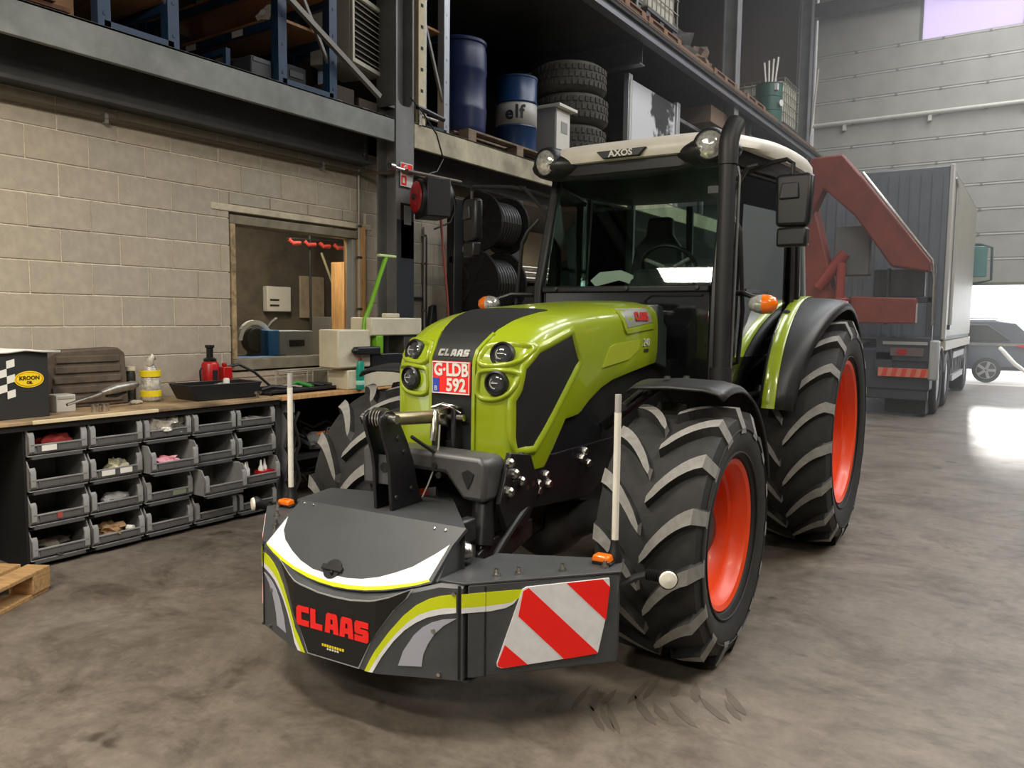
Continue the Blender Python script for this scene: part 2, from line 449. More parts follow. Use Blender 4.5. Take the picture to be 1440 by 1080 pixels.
# lintel over the window
struct(M().box((WX-.2, 3.86, 2.385), (WX+.006, 5.66, 2.44)).obj('trim_1', mat('lintel_concrete', (190, 180, 156), .85, var=.1), bevel=.006))
# window: pane, reveal, jambs
win = thing('window_1', None, None); win['kind'] = 'structure'; del_keys = None
M().box((WX-.2, 4.04, 2.29), (WX+.0, 5.56, 2.362)).obj('head_board', mat('weathered_board', (126, 118, 100), .8, var=.12), win, bevel=.004)
M().box((WX-.2, 4.04, 1.075), (WX+.02, 5.56, 1.165)).obj('sill_board', mat('weathered_board', (126, 118, 100)), win, bevel=.004)
M().box((WX-.2, 4.04, 1.167), (WX+.004, 4.085, 2.288)).obj('jamb_board', mat('old_jamb', (150, 130, 98), .85, var=.3, scale=12), win, bevel=.003)
M().box((WX-.2, 5.49, 1.167), (WX+.03, 5.56, 2.42)).obj('jamb_board', WOODP, win, bevel=.003)
M().box((WX-.1, 5.43, 1.167), (WX-.02, 5.485, 2.288)).obj('sash_strip', mat('grey_sash', (150, 148, 142), .6), win, bevel=.003)
M().box((WX-.125, 4.087, 1.167), (WX-.119, 5.428, 2.288)).obj('pane', WINGLASS, win, smooth=0)
# room behind the window
RB = mat('store_wall', (92, 84, 74), .9, var=.15, scale=4)
struct(M().box((-8.3, 2.6, 0), (-8.2, 8.4, 3.1)).box((-8.2, 2.6, 0), (-5.76, 2.7, 3.1)).box((-8.2, 8.3, 0), (-5.76, 8.4, 3.1)).box((-8.2, 2.7, 3.06), (-5.76, 8.3, 3.1)).obj('wall_store_room', RB, smooth=0))
area('store_room_fill', (-6.6, 5.4, 3.0), (.8, .3), 70, WARM)  # unseen light added to brighten the room behind the pane
o = M().box((-6.75, 4.0, 1.06), (-5.8, 6.0, 1.1)).box((-6.7, 4.1, 0), (-6.62, 4.2, 1.06)).box((-6.7, 5.8, 0), (-6.62, 5.9, 1.06)).box((-5.9, 4.1, 0), (-5.84, 4.2, 1.06)).box((-5.9, 5.8, 0), (-5.84, 5.9, 1.06)).obj('store_bench', DARKWOOD)
single(o, 'dark bench behind the workshop window pane', 'bench')
t = thing('chop_saw', 'black chop saw with white toothed guard behind the window', 'saw', (-6.15, 4.72, 1.1))
m = M()
for i in range(15):
    a = rad(20+i*11); m.box((-.02, -.016, .15), (.02, .016, .19), Matrix.Rotation(a-pi/2, 4, 'X') @ Matrix.Translation((0, 0, 0)))
for q in [(rad(20), rad(175))]:
    pts = [(0, .16*cos(q[0]+(q[1]-q[0])*i/14), .16*sin(q[0]+(q[1]-q[0])*i/14)) for i in range(15)]
    m.tube(pts, .022, 8)
ob = m.obj('blade_guard', PAPER, t, (0, 0, .2))
M().box((-.2, -.2, 0), (.2, .22, .06)).obj('saw_base', BLACKMAT, t, bevel=.01)
M().cyl((-.05, 0, .2), (.05, 0, .2), .12, n=24).obj('motor', BLACKMAT, t, bevel=.01)
M().tube([(0, .1, .25), (-.03, .22, .36), (-.05, .3, .4)], .02).obj('handle', DARKGREY, t)
t = thing('tote', 'grey and blue plastic tote box on the bench behind the window', 'box', (-6.15, 5.08, 1.1))
m = M().use(mat('tote_grey', (132, 140, 146), .5)).box((-.16, -.2, 0), (.16, .22, .29)); m.use(mat('tote_blue', (44, 110, 168), .45)).box((-.165, -.33, 0), (.165, -.2, .3)); m.obj('tote_body', None, t, bevel=.012)
M().box((.161, -.08, .14), (.17, .1, .2)).obj('hand_hole', BLACKMAT, t)
o = M().use(mat('tray_blue', (50, 120, 190), .45)).prism([(-.1, 0), (.1, 0), (.12, .06), (-.12, .06)], 'y', -.2, .2).obj('shallow_tray', None, None, (-5.93, 4.52, 1.1), bevel=.006); single(o, 'shallow blue tray on the sill side of the store bench', 'tray')
for n_, l_, c_, mt, a, b_ in (('paper_holder', 'white wall paper holder seen through the window', 'holder', PAPER, (-8.19, 6.42, 1.58), (-8.1, 6.8, 1.9)),
                              ('panel_board', 'pale board hung on the store room wall behind glass', 'board', mat('pale_board', (168, 154, 132), .8, var=.1), (-8.19, 7.0, 1.5), (-8.15, 7.42, 2.06)),
                              ('low_cupboard', 'pale grey low cupboard in the store room behind glass', 'cupboard', mat('pale_cupboard', (150, 148, 142), .6), (-8.15, 7.15, .3), (-7.75, 8.0, 1.52)),
                              ('wooden_cabinet', 'orange-brown wooden cabinet beside the right window jamb', 'cabinet', WOODP, (-6.9, 6.38, .2), (-6.5, 6.75, 2.16))):
    o = M().box(a, b_).obj(n_, mt, bevel=.01); single(o, l_, c_)
    if n_ == 'paper_holder':
        for zz in (1.65, 1.72): M().box((-8.1, 6.46, zz), (-8.092, 6.6, zz+.02)).obj('slot', DARKGREY, o)
    if n_ == 'wooden_cabinet':
        M().box((-6.499, 6.4, .24), (-6.482, 6.73, 2.12)).obj('door', WOODP, o, bevel=.004); M().cyl((-6.482, 6.44, 1.2), (-6.455, 6.44, 1.2), .012).obj('knob', DARKGREY, o)
    if n_ == 'low_cupboard':
        for yy in (7.17, 7.59): M().box((-7.75, yy, .34), (-7.735, yy+.39, 1.48)).obj('door', mat('pale_cupboard', (150, 148, 142)), o, bevel=.004)
t = thing('hanging_rail', 'dark pole with red handled rail of hung tools behind glass', 'rail', (-6.9, 6.05, 0))
M().cyl((0, .02, 0), (0, .02, 2.46), .014).obj('pole', BLACKMAT, t)
M().cyl((0, -.3, 2.38), (0, .8, 2.42), .012).obj('rail', STEEL, t)
for i in range(5): M().tube([(0, -.28+i*.22, 2.37), (.02, -.24+i*.22, 2.33), (.02, -.14+i*.22, 2.34)], .024, 8).obj('hook', mat('faded_red', (170, 60, 52), .5), t)
o = M().tube([(-7.3, 6.6, 2.3), (-6.95, 6.75, 1.3)], .016, 8).obj('lean_stick', mat('thin_lath', (150, 140, 110), .7)); single(o, 'thin lath leaning in the store room behind glass', 'stick')

# steel frame of the mezzanine
struct(M().box((-5.14, -3, 3.17), (-5.10, 5.52, 3.39)).box((-5.3, -3, 3.37), (-5.10, 5.52, 3.39)).obj('trim_2', GALV, bevel=.004))
struct(M().box((-5.14, 5.80, 3.17), (-5.10, 22.2, 3.41)).box((-5.3, 5.80, 3.39), (-5.10, 22.2, 3.41)).obj('trim_3', mat('galvanised_lit', (176, 168, 142), .55, var=.2, scale=2.5), bevel=.004))  # same galvanised edge, colour paler and warmer where light falls on it
for a, b_ in ((-3, 5.53), (5.80, 22.2)):
    struct(M().box((-5.545, a, 2.985), (-5.37, b_, 3.01)).box((-5.47, a, 3.01), (-5.45, b_, 3.3)).box((-5.545, a, 3.275), (-5.37, b_, 3.3)).obj('beam_mezzanine', IBEAM, smooth=0))
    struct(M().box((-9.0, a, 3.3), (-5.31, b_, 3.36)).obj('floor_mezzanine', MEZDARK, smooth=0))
def column(x, y, z0, z1, name='column'):
    return struct(M().box((x, y, z0), (x+.018, y+.25, z1)).box((x-.25, y, z0), (x-.232, y+.25, z1)).box((x-.232, y+.115, z0), (x, y+.135, z1)).obj(name, COLUMN, smooth=0))
col1 = struct(M().box((-5.116, 5.54, 0), (-5.098, 5.79, 3.52)).box((-5.348, 5.54, 0), (-5.33, 5.79, 3.52)).box((-5.33, 5.655, 0), (-5.116, 5.675, 3.52)).box((-5.348, 5.54, 3.52), (-5.098, 5.562, 9.7)).box((-5.348, 5.768, 3.52), (-5.098, 5.79, 9.7)).box((-5.235, 5.562, 3.52), (-5.215, 5.768, 9.7)).obj('column', COLUMN, smooth=0))
M().prism([(5.562, 3.52), (5.768, 3.52), (5.768, 3.58), (5.735, 3.535), (5.70, 3.525), (5.63, 3.525), (5.595, 3.535), (5.562, 3.58)], 'x', -5.116, -5.098).obj('end_plate', COLUMN, col1)
M().box((-5.098, 5.545, .9), (-5.09, 5.785, 2.46)).obj('column_cover', mat('dark_navy_cover', (40, 43, 50), .4), col1, bevel=.003)
for y in (15.0, 20.5): column(-5.1, y, 0, 9.7)
m = M()
for yy, zz in ((5.46, 3.02), (5.46, 3.1)): m.cyl((-5.452, yy, zz+.06), (-5.43, yy, zz+.06), .016, n=6)
m.obj('bolt', CHROME, col1)
# upper deck
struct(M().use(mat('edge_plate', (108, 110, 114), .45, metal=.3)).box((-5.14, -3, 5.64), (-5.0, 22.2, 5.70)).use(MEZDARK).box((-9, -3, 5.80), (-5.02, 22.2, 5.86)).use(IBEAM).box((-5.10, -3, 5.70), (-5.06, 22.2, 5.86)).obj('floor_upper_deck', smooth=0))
struct(M().tube([(-5.0, -3, 5.875), (-5.0, 22.2, 5.875)], .012, 6).obj('trim_4', CHROME))
for y in (5.6, 11.0, 16.3): struct(M().box((-9, y, 5.36), (-5.16, y+.012, 5.66)).box((-9, y-.08, 5.66), (-5.14, y+.09, 5.68)).box((-9, y-.08, 5.34), (-5.16, y+.09, 5.36)).obj('beam_cross', IBEAM, smooth=0))
o = M().box((-7.5, 14.2, 5.2), (-5.25, 16.2, 5.5)).obj('timber_beam', mat('old_timber', (120, 96, 76), .8)); struct(o)
# pale wall and dark gap beyond the block wall
struct(M().box((-8.9, 8.6, 0), (-8.8, 22.3, 3.3)).obj('wall_beyond', PLASTER))
struct(M().box((-5.8, 7.0, 0), (-5.52, 7.16, 2.9)).obj('pillar_concrete', mat('pillar_concrete', (142, 132, 114), .85, var=.08)))
# pipe along the wall
t = thing('wall_pipe', 'thin galvanised pipe clipped along the block wall under the beam', 'pipe', (WX+.03, 0, 2.89))
M().tube([(0, -.5, 0), (0, 5.5, .02), (.5, 5.62, .02), (.52, 6.4, .03)], .019, 8).obj('pipe_run', mat('tarnished_pipe', (92, 82, 68), .5, metal=.3), t)
for y in (.9, 3.0, 5.0): M().box((-.03, y, -.02), (.018, y+.025, .05)).obj('clip', GALV, t)
for i, (y, z1, y2) in enumerate(((6.2, 2.5, 6.2), (6.45, 2.5, 6.45), (5.48, 2.95, 5.48))):
    t = thing('conduit', ['pale conduit just to the right of the steel column', 'thin conduit second to the right of the steel column', 'thin conduit along the left side of the steel column'][i], 'conduit', (WX+.02, y, 0))
    M().cyl((0, 0, .92), (0, 0, z1), .013 if i < 2 else .01).obj('tube', mat('conduit_grey', (172, 168, 158), .45), t)
    for z in (1.1, 1.6, 2.1, 2.4): M().box((-.02, -.025, z), (.017, .025, z+.02)).obj('clip', CHROME, t)
struct(M().box((WX-.002, 6.46, .9), (WX+.004, 6.52, 2.4)).box((WX-.002, 6.22, 1.72), (WX+.02, 6.5, 1.75)).obj('trim_5', DARKGREY))

# garage door at the end of the hall
PANE = D.materials.new('frosted_door_pane'); PANE.use_nodes = True
nt = PANE.node_tree; nt.nodes.remove(nt.nodes['Principled BSDF'])
a_ = nt.nodes.new('ShaderNodeBsdfTranslucent'); a_.inputs[0].default_value = rgb(214, 204, 226)
b_2 = nt.nodes.new('ShaderNodeBsdfDiffuse'); b_2.inputs[0].default_value = rgb(200, 192, 212)
mx_ = nt.nodes.new('ShaderNodeMixShader'); mx_.inputs[0].default_value = .4; nt.links.new(a_.outputs[0], mx_.inputs[1]); nt.links.new(b_2.outputs[0], mx_.inputs[2])
nt.links.new(mx_.outputs[0], nt.nodes['Material Output'].inputs[0])
DY = 22.3
door = thing('door_1', None, None, (0, DY, 0)); door['kind'] = 'structure'
z = 2.53; k = 0; pm = None
while z < 10.2:
    if abs(z-8.58) < .31:
        z1 = z+.605
        for x0, x1 in ((-5.35, -2.85), (3.2, 3.6)):
            M().box((x0, 0, z), (x1, .05, z1*2-z-.0)).obj('panel', DOORP, door)
        for x0, x1 in ((-2.85, -.72), (-.6, 1.4), (1.5, 3.2)):
            M().box((x0, .02, z), (x1, .03, z+1.2)).obj('pane', PANE, door, smooth=0)
            for xx in (x0-.06, x1): M().box((xx, -.01, z-.02), (xx+.07, .05, z+1.22)).obj('mullion', RIBGREY, door)
        z += 1.21; continue
    o = M().use(DOORP).box((-5.35, 0, z), (3.6, .05, z+.585)).use(RIBGREY).use(mat('seam_highlight', (206, 204, 196), .4)).box((-5.35, -.014, z+.545), (3.6, 0, z+.575)).use(DOORP).box((-5.35, .012, z+.585), (3.6, .04, z+.605)).obj('panel', None, door, bevel=.004)  # pale strip paints in the highlight along each seam
    for x in (-4.4, -3.4, -2.4, -1.4, -.4, .6, 1.6): M().box((x, -.02, z+.53), (x+.06, 0, z+.585)).obj('hinge', mat('hinge_grey', (134, 132, 126), .5), o)
    z += .605
M().box((-5.36, -.01, 2.46), (3.62, .06, 2.53)).obj('bottom_rail', mat('door_rubber', (120, 124, 96), .6), door)
struct(M().box((-12, DY, 0), (-5.4, DY+.3, 10.4)).box((3.65, DY, 0), (9.2, DY+.3, 10.4)).obj('wall_back', mat('back_wall_sheet', (104, 100, 96), .8, var=.05)))
struct(M().box((-5.55, DY-.2, 0), (-5.38, DY-.02, 10.3)).obj('door_track', mat('track_grey', (112, 112, 112), .5)))
t = thing('door_pipe', 'horizontal pale pipe across the big sectional door', 'pipe', (0, DY-.12, 6.75))
M().tube([(-5.7, 0, 0), (3.5, 0, -.02)], .05, 10).obj('tube', WHITEP, t)
for x in (-4.6, -2.6, -.6): M().box((x, 0, -.2), (x+.08, .1, 0)).obj('bracket', WHITEP, t)
o = M().tube([(-5.25, DY-.22, 8.2), (-5.3, DY-.24, 7.4), (-5.38, DY-.22, 6.4), (-5.36, DY-.22, 5.2)], .025, 8).obj('white_cable', WHITEP); single(o, 'white cable hanging beside the sectional door edge', 'cable')
struct(M().box((-9, 20.9, 5.9), (-5.5, 21.0, 10.3)).obj('wall_mezzanine_end', mat('brown_sheet', (98, 82, 70), .8)))
struct(M().box((-5.9, DY-.35, 9.5), (4, DY-.1, 9.85)).obj('beam_door_head', IBEAM))

# haze volume added in the far half of the hall, standing in for glare
HZ = D.materials.new('glare_air'); HZ.use_nodes = True
nt = HZ.node_tree; nt.nodes.remove(nt.nodes['Principled BSDF'])
vs = nt.nodes.new('ShaderNodeVolumeScatter'); vs.inputs['Density'].default_value = .016; vs.inputs['Anisotropy'].default_value = .45
nt.links.new(vs.outputs[0], nt.nodes['Material Output'].inputs['Volume'])
o = M().box((-4.9, 7.5, .01), (8.9, 22.0, 9.4)).obj('glare_haze', HZ, smooth=0); tag(o, kind='stuff')
# ================================================================ TRACTOR (local: X to its left hand = viewer's right, Y to the rear, origin below the front axle)
tr = thing('tractor', 'lime green and black tractor with orange-red rims and a white cab roof', 'tractor', (-2.15, 3.25, 0), rad(1.5))
def tire(name, w, R, rimR, xc, yc, zc, nl, lug_h, s):
    """s=+1: outer face towards +X. Tyre, lugs and rim as one wheel centred on (xc,yc,zc)"""
    Rc = R-lug_h; h = w/2
    prof = [(rimR+.004, -.40*h*2*.5-.02), (rimR+.03, -.43*w), (rimR+.08, -.475*w), ((rimR+Rc)/2+.02, -.5*w), (Rc-.06, -.495*w), (Rc-.015, -.465*w), (Rc-.003, -.40*w), (Rc, -.2*w), (Rc+.004, 0)]
    prof += [(r, -x) for r, x in prof[-2::-1]]
    t = M().lathe(prof, (0, 0, 0), (1, 0, 0), 64, caps=False).obj('tyre', RUBBER, tr, (xc, yc, zc), smooth=50)
    # raised rings and bead line on the sidewall
    for sx in (1, -1):
        for rr, xx, q in ((rimR+.052, .462*w, .005), ((rimR+Rc)/2+.05, .501*w, .004)):
            M().tube([(sx*xx, rr*cos(i*pi/24), rr*sin(i*pi/24)) for i in range(49)], q, 5).obj('sidewall_ring', RUBBER, t)
    # lug bar: from just past the centre out over the shoulder
    key = name
    for sx in (1, -1):
        m = M(); rows = []; n = 8
        for i in range(n+1):
            u = i/n; x = sx*(.015*w+u*(.485*w)); ang = .36*(1-(1-u)**1.7)*(.6/R)**.35
            rt_ = R-.012*u*u; rb = Rc-.012
            if u > .88: rt_ = R-.012-(u-.88)*.16; 
            if i == n: x = sx*.508*w; rt_ = Rc-.052; rb = Rc-.075
            wt = (.026+.008*u)*min(1, .55+4*u); wb = .036+.012*u
            row = []
            for da, rr in ((-wb/R, rb), (-wt/R, rt_), (wt/R, rt_), (wb/R, rb)):
                a = ang+da; row.append((x, -rr*cos(a), rr*sin(a)))
            rows.append(row)
        vs = [p for r in rows for p in r]
        for i in range(n):
            a = i*4
            m.use(LUGTOP); m.add(vs[a:a+8], [(1, 2, 6, 5)])
            m.use(RUBBER); m.add(vs[a:a+8], [(0, 1, 5, 4), (2, 3, 7, 6)])
        m.use(LUGTOP).add(vs[:4], [(0, 1, 2, 3)]); m.add(vs[-4:], [(3, 2, 1, 0)])
        me = m.mesh('lug', 30)
        for i in range(nl):
            link('lug', me, t, None, (2*pi*(i+(0 if sx > 0 else .5))/nl, 0, 0))
    # rim
    o = h*(.74 if R < .7 else .80); d = .15 if R < .7 else .22
    rp = [(rimR+.022, o), (rimR+.028, o+.014), (rimR+.018, o+.022), (rimR-.004, o+.012), (rimR-.012, o-.01), (rimR-.03, o-.03), (rimR-.034, o-.06), (rimR-.05, o-.07), (rimR-.055, o-d*.8), (rimR-.075, o-d-.005), (rimR*.62, o-d-.035), (rimR*.45, o-d), (rimR*.34, o-d+.01), (.02, o-d+.01)]
    rim = M().lathe([(r, x*s) for r, x in rp], (0, 0, 0), (1, 0, 0), 56, caps=False).lathe([(rimR-.01, -o*s), (rimR-.05, -o*.7*s), (rimR-.055, (o-d)*s)], (0, 0, 0), (1, 0, 0), 40, caps=False).obj('rim', ORANGE, tr, (xc, yc, zc), smooth=40)
    hr = .11 if R < .7 else .10
    M().lathe([(hr+.03, (o-d)*s), (hr+.03, (o-d+.03)*s), (hr, (o-d+.035)*s), (hr-.01, (o-d+.075)*s), (hr*.6, (o-d+.09)*s), (.0, (o-d+.092)*s)], (0, 0, 0), (1, 0, 0), 28).obj('hub', BLACKPAINT, rim)
    for i in range(8):
        a = 2*pi*i/8; M().cyl(((o-d+.0)*s, (hr+.06)*cos(a), (hr+.06)*sin(a)), ((o-d+.03)*s, (hr+.06)*cos(a), (hr+.06)*sin(a)), .013, n=6).obj('wheel_nut', STEEL, rim)
    M().cyl((rimR*0+(o-.04)*s, (rimR-.03)*cos(2.2), (rimR-.03)*sin(2.2)), ((o+.0)*s, (rimR-.045)*cos(2.2), (rimR-.045)*sin(2.2)), .006).obj('valve', CHROME, rim)
for s in (1, -1):
    tire('front', .47, .585, .325, s*.85, .13, .58, 15, .044, s)
    tire('rear', .55, .785, .475, s*.895, 2.45, .78, 18, .047, s)

# ---- hood shell
ST = [(-.565, .255, 1.355, .915), (-.558, .285, 1.378, .897), (-.545, .305, 1.398, .89), (-.52, .325, 1.425, .886), (-.48, .34, 1.462, .884), (-.43, .352, 1.497, .884), (-.355, .362, 1.532, .886),
      (-.34, .363, 1.538, .90), (-.28, .366, 1.556, .965), (-.175, .37, 1.580, 1.085), (-.12, .371, 1.588, 1.088), (-.05, .372, 1.596, 1.095), (.05, .374, 1.605, 1.15), (.18, .376, 1.616, 1.205), (.3, .378, 1.624, 1.236), (.5, .38, 1.636, 1.262), (.7, .38, 1.646, 1.284), (.86, .379, 1.652, 1.30)]
rows = []
for y, w, zt, zb in ST:
    rs = .07 if y > -.3 else .05
    half = [(0, zt), (.35*w, zt-.002), (.62*w, zt-.010), (.80*w, zt-.024), (.90*w, zt-.040), (.955*w, zt-.062), (.985*w, zt-.092), (w, zt-.14), (w*1.004, zt-.22 if zt-.22 > zb+.05 else zb+.06), (w*1.0, (zt-.22+zb)/2 if zt-.22 > zb+.05 else zb+.04), (w*.985, zb+.02), (w*.97, zb)]
    rows.append([(-x, y, z) for x, z in half[:0:-1]]+[(x, y, z) for x, z in half])
hm = M().loft(rows)
n = len(rows[0])
hm.f.append(tuple(range(n-1, -1, -1)))
hm.m.append(0)
hood = hm.obj('hood', LIME, tr, smooth=55)
HB = bvh_of(hm)
FRONT = caster(HB, lambda a, b: (a, -2, b), (0, 1, 0))
TOP = caster(HB, lambda a, b: (a, b, 3), (0, 0, -1))
def SIDE(s): return caster(HB, lambda a, b: (s*2, a, b), (-s, 0, 0))
def DIAG(s): return caster(HB, lambda a, b: (s*.33+s*.85, a-.5, b), (-s*.85, .5, 0))
# black centre strip and top grille
patch(FRONT, [(-.108, .90), (.108, .90), (.112, 1.40), (.14, 1.475), (-.14, 1.475), (-.112, 1.40)], .004, .04, .01).obj('centre_grille', GRILLE, tr)
patch(TOP, [(-.14, -.462), (.14, -.462), (.165, -.36), (.215, -.11), (.19, -.10), (-.19, -.10), (-.215, -.11), (-.165, -.36)], .004, .04, .01).obj('top_grille', GRILLE, tr)
for P in ([(.108, .90), (.124, .90), (.128, 1.40), (.155, 1.47), (.142, 1.475), (.112, 1.40)],):
    for s in (1, -1):
        patch(FRONT, [(s*a, b) for a, b in P], .010, .04, .014).obj('grille_edge', LIME, tr)
# lamp pockets and lamps
for s in (1, -1):
    for k, (P, c, r) in enumerate((([(.135, 1.335), (.30, 1.345), (.335, 1.39), (.345, 1.435), (.16, 1.432), (.145, 1.40)], (.243, 1.388), .043),
                                   ([(.13, 1.20), (.215, 1.192), (.285, 1.215), (.318, 1.27), (.325, 1.325), (.15, 1.322), (.135, 1.29)], (.236, 1.268), .043))):
        PP = chaikin([(s*a, b) for a, b in P], 2)
        lip(FRONT, PP, .016, .016, .025).obj('lamp_surround', LIME, tr, smooth=60)
        p, nn = FRONT(s*c[0], c[1]); ax = (nn+V((s*.25, -1.2, -.02))).normalized()
        lamp = M().lathe([(r+.012, -.03), (r+.012, .014), (r+.004, .02), (r, .014), (r*.97, .006)], p, ax, 24, caps=False).obj('headlamp', BLACKPL, tr, smooth=40)
        M().lathe([(r, .006), (r*.8, .013), (r*.4, .018), (0, .02)], p, ax, 24).obj('lens', mat('dark_lens', (52, 54, 56), .08, coat=1), lamp)
        x_, y_ = frame(ax); q = p+ax*.02
        M().tube([q+(x_*cos(t)+y_*sin(t))*r*.55 for t in [pi*.75+i*pi*.75/8 for i in range(9)]], .003, 6).tube([q-x_*r*.4, q+x_*r*.3], .003, 6).obj('light_guide', mat('guide_grey', (150, 150, 148), .3), lamp)
# side grilles, raised surround
    G = [(-.13, 1.478), (-.055, 1.34), (-.42, .985), (-.535, .985), (-.553, 1.045), (-.553, 1.20), (-.52, 1.25), (-.495, 1.335), (-.40, 1.405)]
    patch(DIAG(s), G, .004, .045, .012).obj('side_grille', GRILLE, tr, smooth=40)
    G2 = [(a+(a+.3)*.055, b+(b-1.22)*.055) for a, b in G]
    lip(DIAG(s), G2, .022, .016, .05, w2=.03).obj('grille_surround', LIME, tr, smooth=60)
    # badge panel, vent, lettering on the rear flank
    bp = patch(SIDE(s), [(.40, 1.598), (.76, 1.607), (.775, 1.530), (.45, 1.50)], .003, .05).obj('badge_panel', mat('badge_silver', (158, 160, 152), .35, metal=.3), tr)
    patch(SIDE(s), [(.36, 1.58), (.385, 1.60), (.44, 1.49), (.79, 1.515), (.79, 1.495), (.43, 1.468), (.405, 1.49)], .008, .05, .012).obj('flank_crease', LIME, tr)
    patch(SIDE(s), [(.16, 1.305), (.235, 1.405), (.30, 1.42), (.60, 1.434), (.59, 1.385), (.46, 1.335)], .006, .05, .01).obj('flank_vent', mat('lime_vent', (160, 172, 40), .5), tr)
    p, nn = SIDE(s)(.635, 1.560)
    logo_flat('logo', mat('dark_red_logo', (186, 40, 38), .4), tr, face(p+nn*.0045, nn), .165, .048)
    p, nn = SIDE(s)(.69, 1.418)
    text('number_badge', '240', .058, mat('badge_grey', (196, 196, 180), .4), tr, face(p+nn*.004, (s, 0, 0.0)), bold=.001)
    p, nn = SIDE(s)(.69, 1.375)
    text('number_badge', 'AXOS', .024, DARKGREY, tr, face(p+nn*.004, (s, 0, 0.0)), bold=.001)
    # dark adaptor behind the hood and black engine side panel
    M().prism([(.86, 1.635), (.95, 1.62), (.97, 1.53), (1.02, 1.50), (1.02, 1.25), (.86, 1.3)], 'x', s*.25, s*.375).obj('side_cover', mat('dark_adaptor', (50, 58, 56), .3, coat=.3), tr, bevel=.012)
    M().prism([(-.335, .93), (-.30, .98), (-.16, 1.09), (.02, 1.10), (.26, 1.24), (.9, 1.31), (1.2, 1.3), (1.2, .92), (-.33, .92)], 'x', s*.24, s*.335).obj('engine_panel', BLACKPAINT, tr, bevel=.01)
# silver logo on the nose
L_, wid = letters('CLAAS'); m = M()
for q in L_:
    pm = patch(FRONT, [(-.083+(x/wid)*.166, 1.372+y*.028) for x, y in q], .007, .05, .004); m.add(pm.v, pm.f)
m.obj('logo', mat('logo_silver', (176, 176, 172), .3, metal=.5), tr)
# number plate
pl = M().box((-.105, -.58, 1.205), (.105, -.572, 1.352)).obj('number_plate', REDLOGO, tr, bevel=.004)
M().tube([(-.1, -.5815, 1.21), (.1, -.5815, 1.21), (.1, -.5815, 1.347), (-.1, -.5815, 1.347), (-.1, -.5815, 1.21)], .0032, 5).obj('plate_border', PAPER, pl)
M().box((-.096, -.583, 1.213), (-.064, -.5805, 1.276)).obj('country_strip', mat('strip_blue', (36, 70, 170), .4), pl)
text('country_letter', 'B', .03, PAPER, pl, face((-.080, -.584, 1.229), (0, -1, 0)))
text('plate_text', 'G·LDB', .078, PAPER, pl, face((.002, -.582, 1.312), (0, -1, 0)), bold=.0025, sx=.86)
text('plate_text', '592', .078, PAPER, pl, face((.03, -.582, 1.245), (0, -1, 0)), bold=.0025, sx=.92)
M().box((-.24, -.5, .80), (.24, 1.1, 1.35)).obj('engine', BLACKMAT, tr, bevel=.02)

# ---- chassis, axle, front linkage
M().box((-.2, -.45, .50), (.2, 2.3, .95)).box((-.26, .9, .42), (.26, 2.5, .9)).obj('gearbox', BLACKPAINT, tr, bevel=.03)
M().tube([(-.62, .13, .56), (-.35, .13, .56), (-.2, .13, .50), (.2, .13, .50), (.35, .13, .56), (.62, .13, .56)], [.10, .085, .11, .11, .085, .10], 14).obj('front_axle', mat('casting_grey', (58, 58, 58), .45, var=.1), tr, smooth=60)
M().lathe([(.0, -.2), (.11, -.19), (.16, -.1), (.17, 0), (.16, .1), (.11, .19), (0, .2)], (.12, .12, .50), (0, 1, 0), 24).obj('differential', mat('casting_grey', (58, 58, 58), .45, var=.1), tr, smooth=60)
M().tube([(-.64, 2.45, .78), (.64, 2.45, .78)], [.16, .16], 20).obj('rear_axle', BLACKPAINT, tr)
for s in (1, -1):
    sf = M().prism([(-.66, .80), (-.66, .94), (-.5, .98), (-.25, .93), (1.0, .93), (1.0, .72), (.3, .72), (.1, .66), (-.3, .70), (-.5, .72)], 'x', s*.30, s*.34).obj('side_frame', BLACKPAINT, tr, bevel=.006)
    for y, z in ((-.505, .821), (-.458, .83), (-.39, .785), (-.391, .815), (-.323, .845), (-.30, .80), (.02, .87), (.09, .835), (.05, .90)): M().lathe([(.02, 0), (.02, .012), (.014, .02), (0, .021)], (s*.34, y, z), (s, 0, 0), 8).obj('frame_bolt', CHROME, sf)
    # front mudguard
    w0, w1, rr = .60, 1.06, .685; rows = []
    for i in range(22):
        a = rad(106-i*4.4); row = []
        for x, dr in ((w0, -.022), (w0+.03, .0), (w0+.2, .012), (w1-.09, .008), (w1-.03, -.006), (w1, -.035)):
            row.append((s*x, .13+(rr+dr)*cos(a), .58+(rr+dr)*sin(a)))
        rows.append(row)
    g = M().loft(rows).obj('front_mudguard', SATIN, tr, smooth=60)
    sd = g.modifiers.new('thick', 'SOLIDIFY'); sd.thickness = .012
    M().tube([(s*.35, .25, 1.0), (s*.52, .25, 1.14), (s*.66, .22, 1.235)], .028, 10).tube([(s*.62, -.12, 1.15), (s*.58, .2, 1.2)], .018, 8).obj('mudguard_bracket', BLACKPAINT, tr)
    for y, z in ((.05, 1.279), (.3, 1.266)): M().lathe([(.018, 0), (.014, .01), (0, .012)], (s*.76, y, z), (0, 0, 1), 8).obj('mudguard_bolt', STEEL, g)
lk = M().prism([(-.33, .80), (-.22, .80), (-.13, .90), (.13, .90), (.22, .80), (.33, .80), (.335, .965), (.30, .985), (-.30, .985), (-.335, .965)], 'y', -.79, -.64).obj('front_linkage', mat('linkage_grey', (72, 72, 72), .4, var=.1, scale=8), tr, bevel=.02)
M().prism([(-.02, 0), (0, -.035), (.02, 0), (.03, .03), (0, .045), (-.03, .03)], 'y', -.795, -.789).obj('cast_mark', BLACKMAT, lk, (.25, 0, .885))
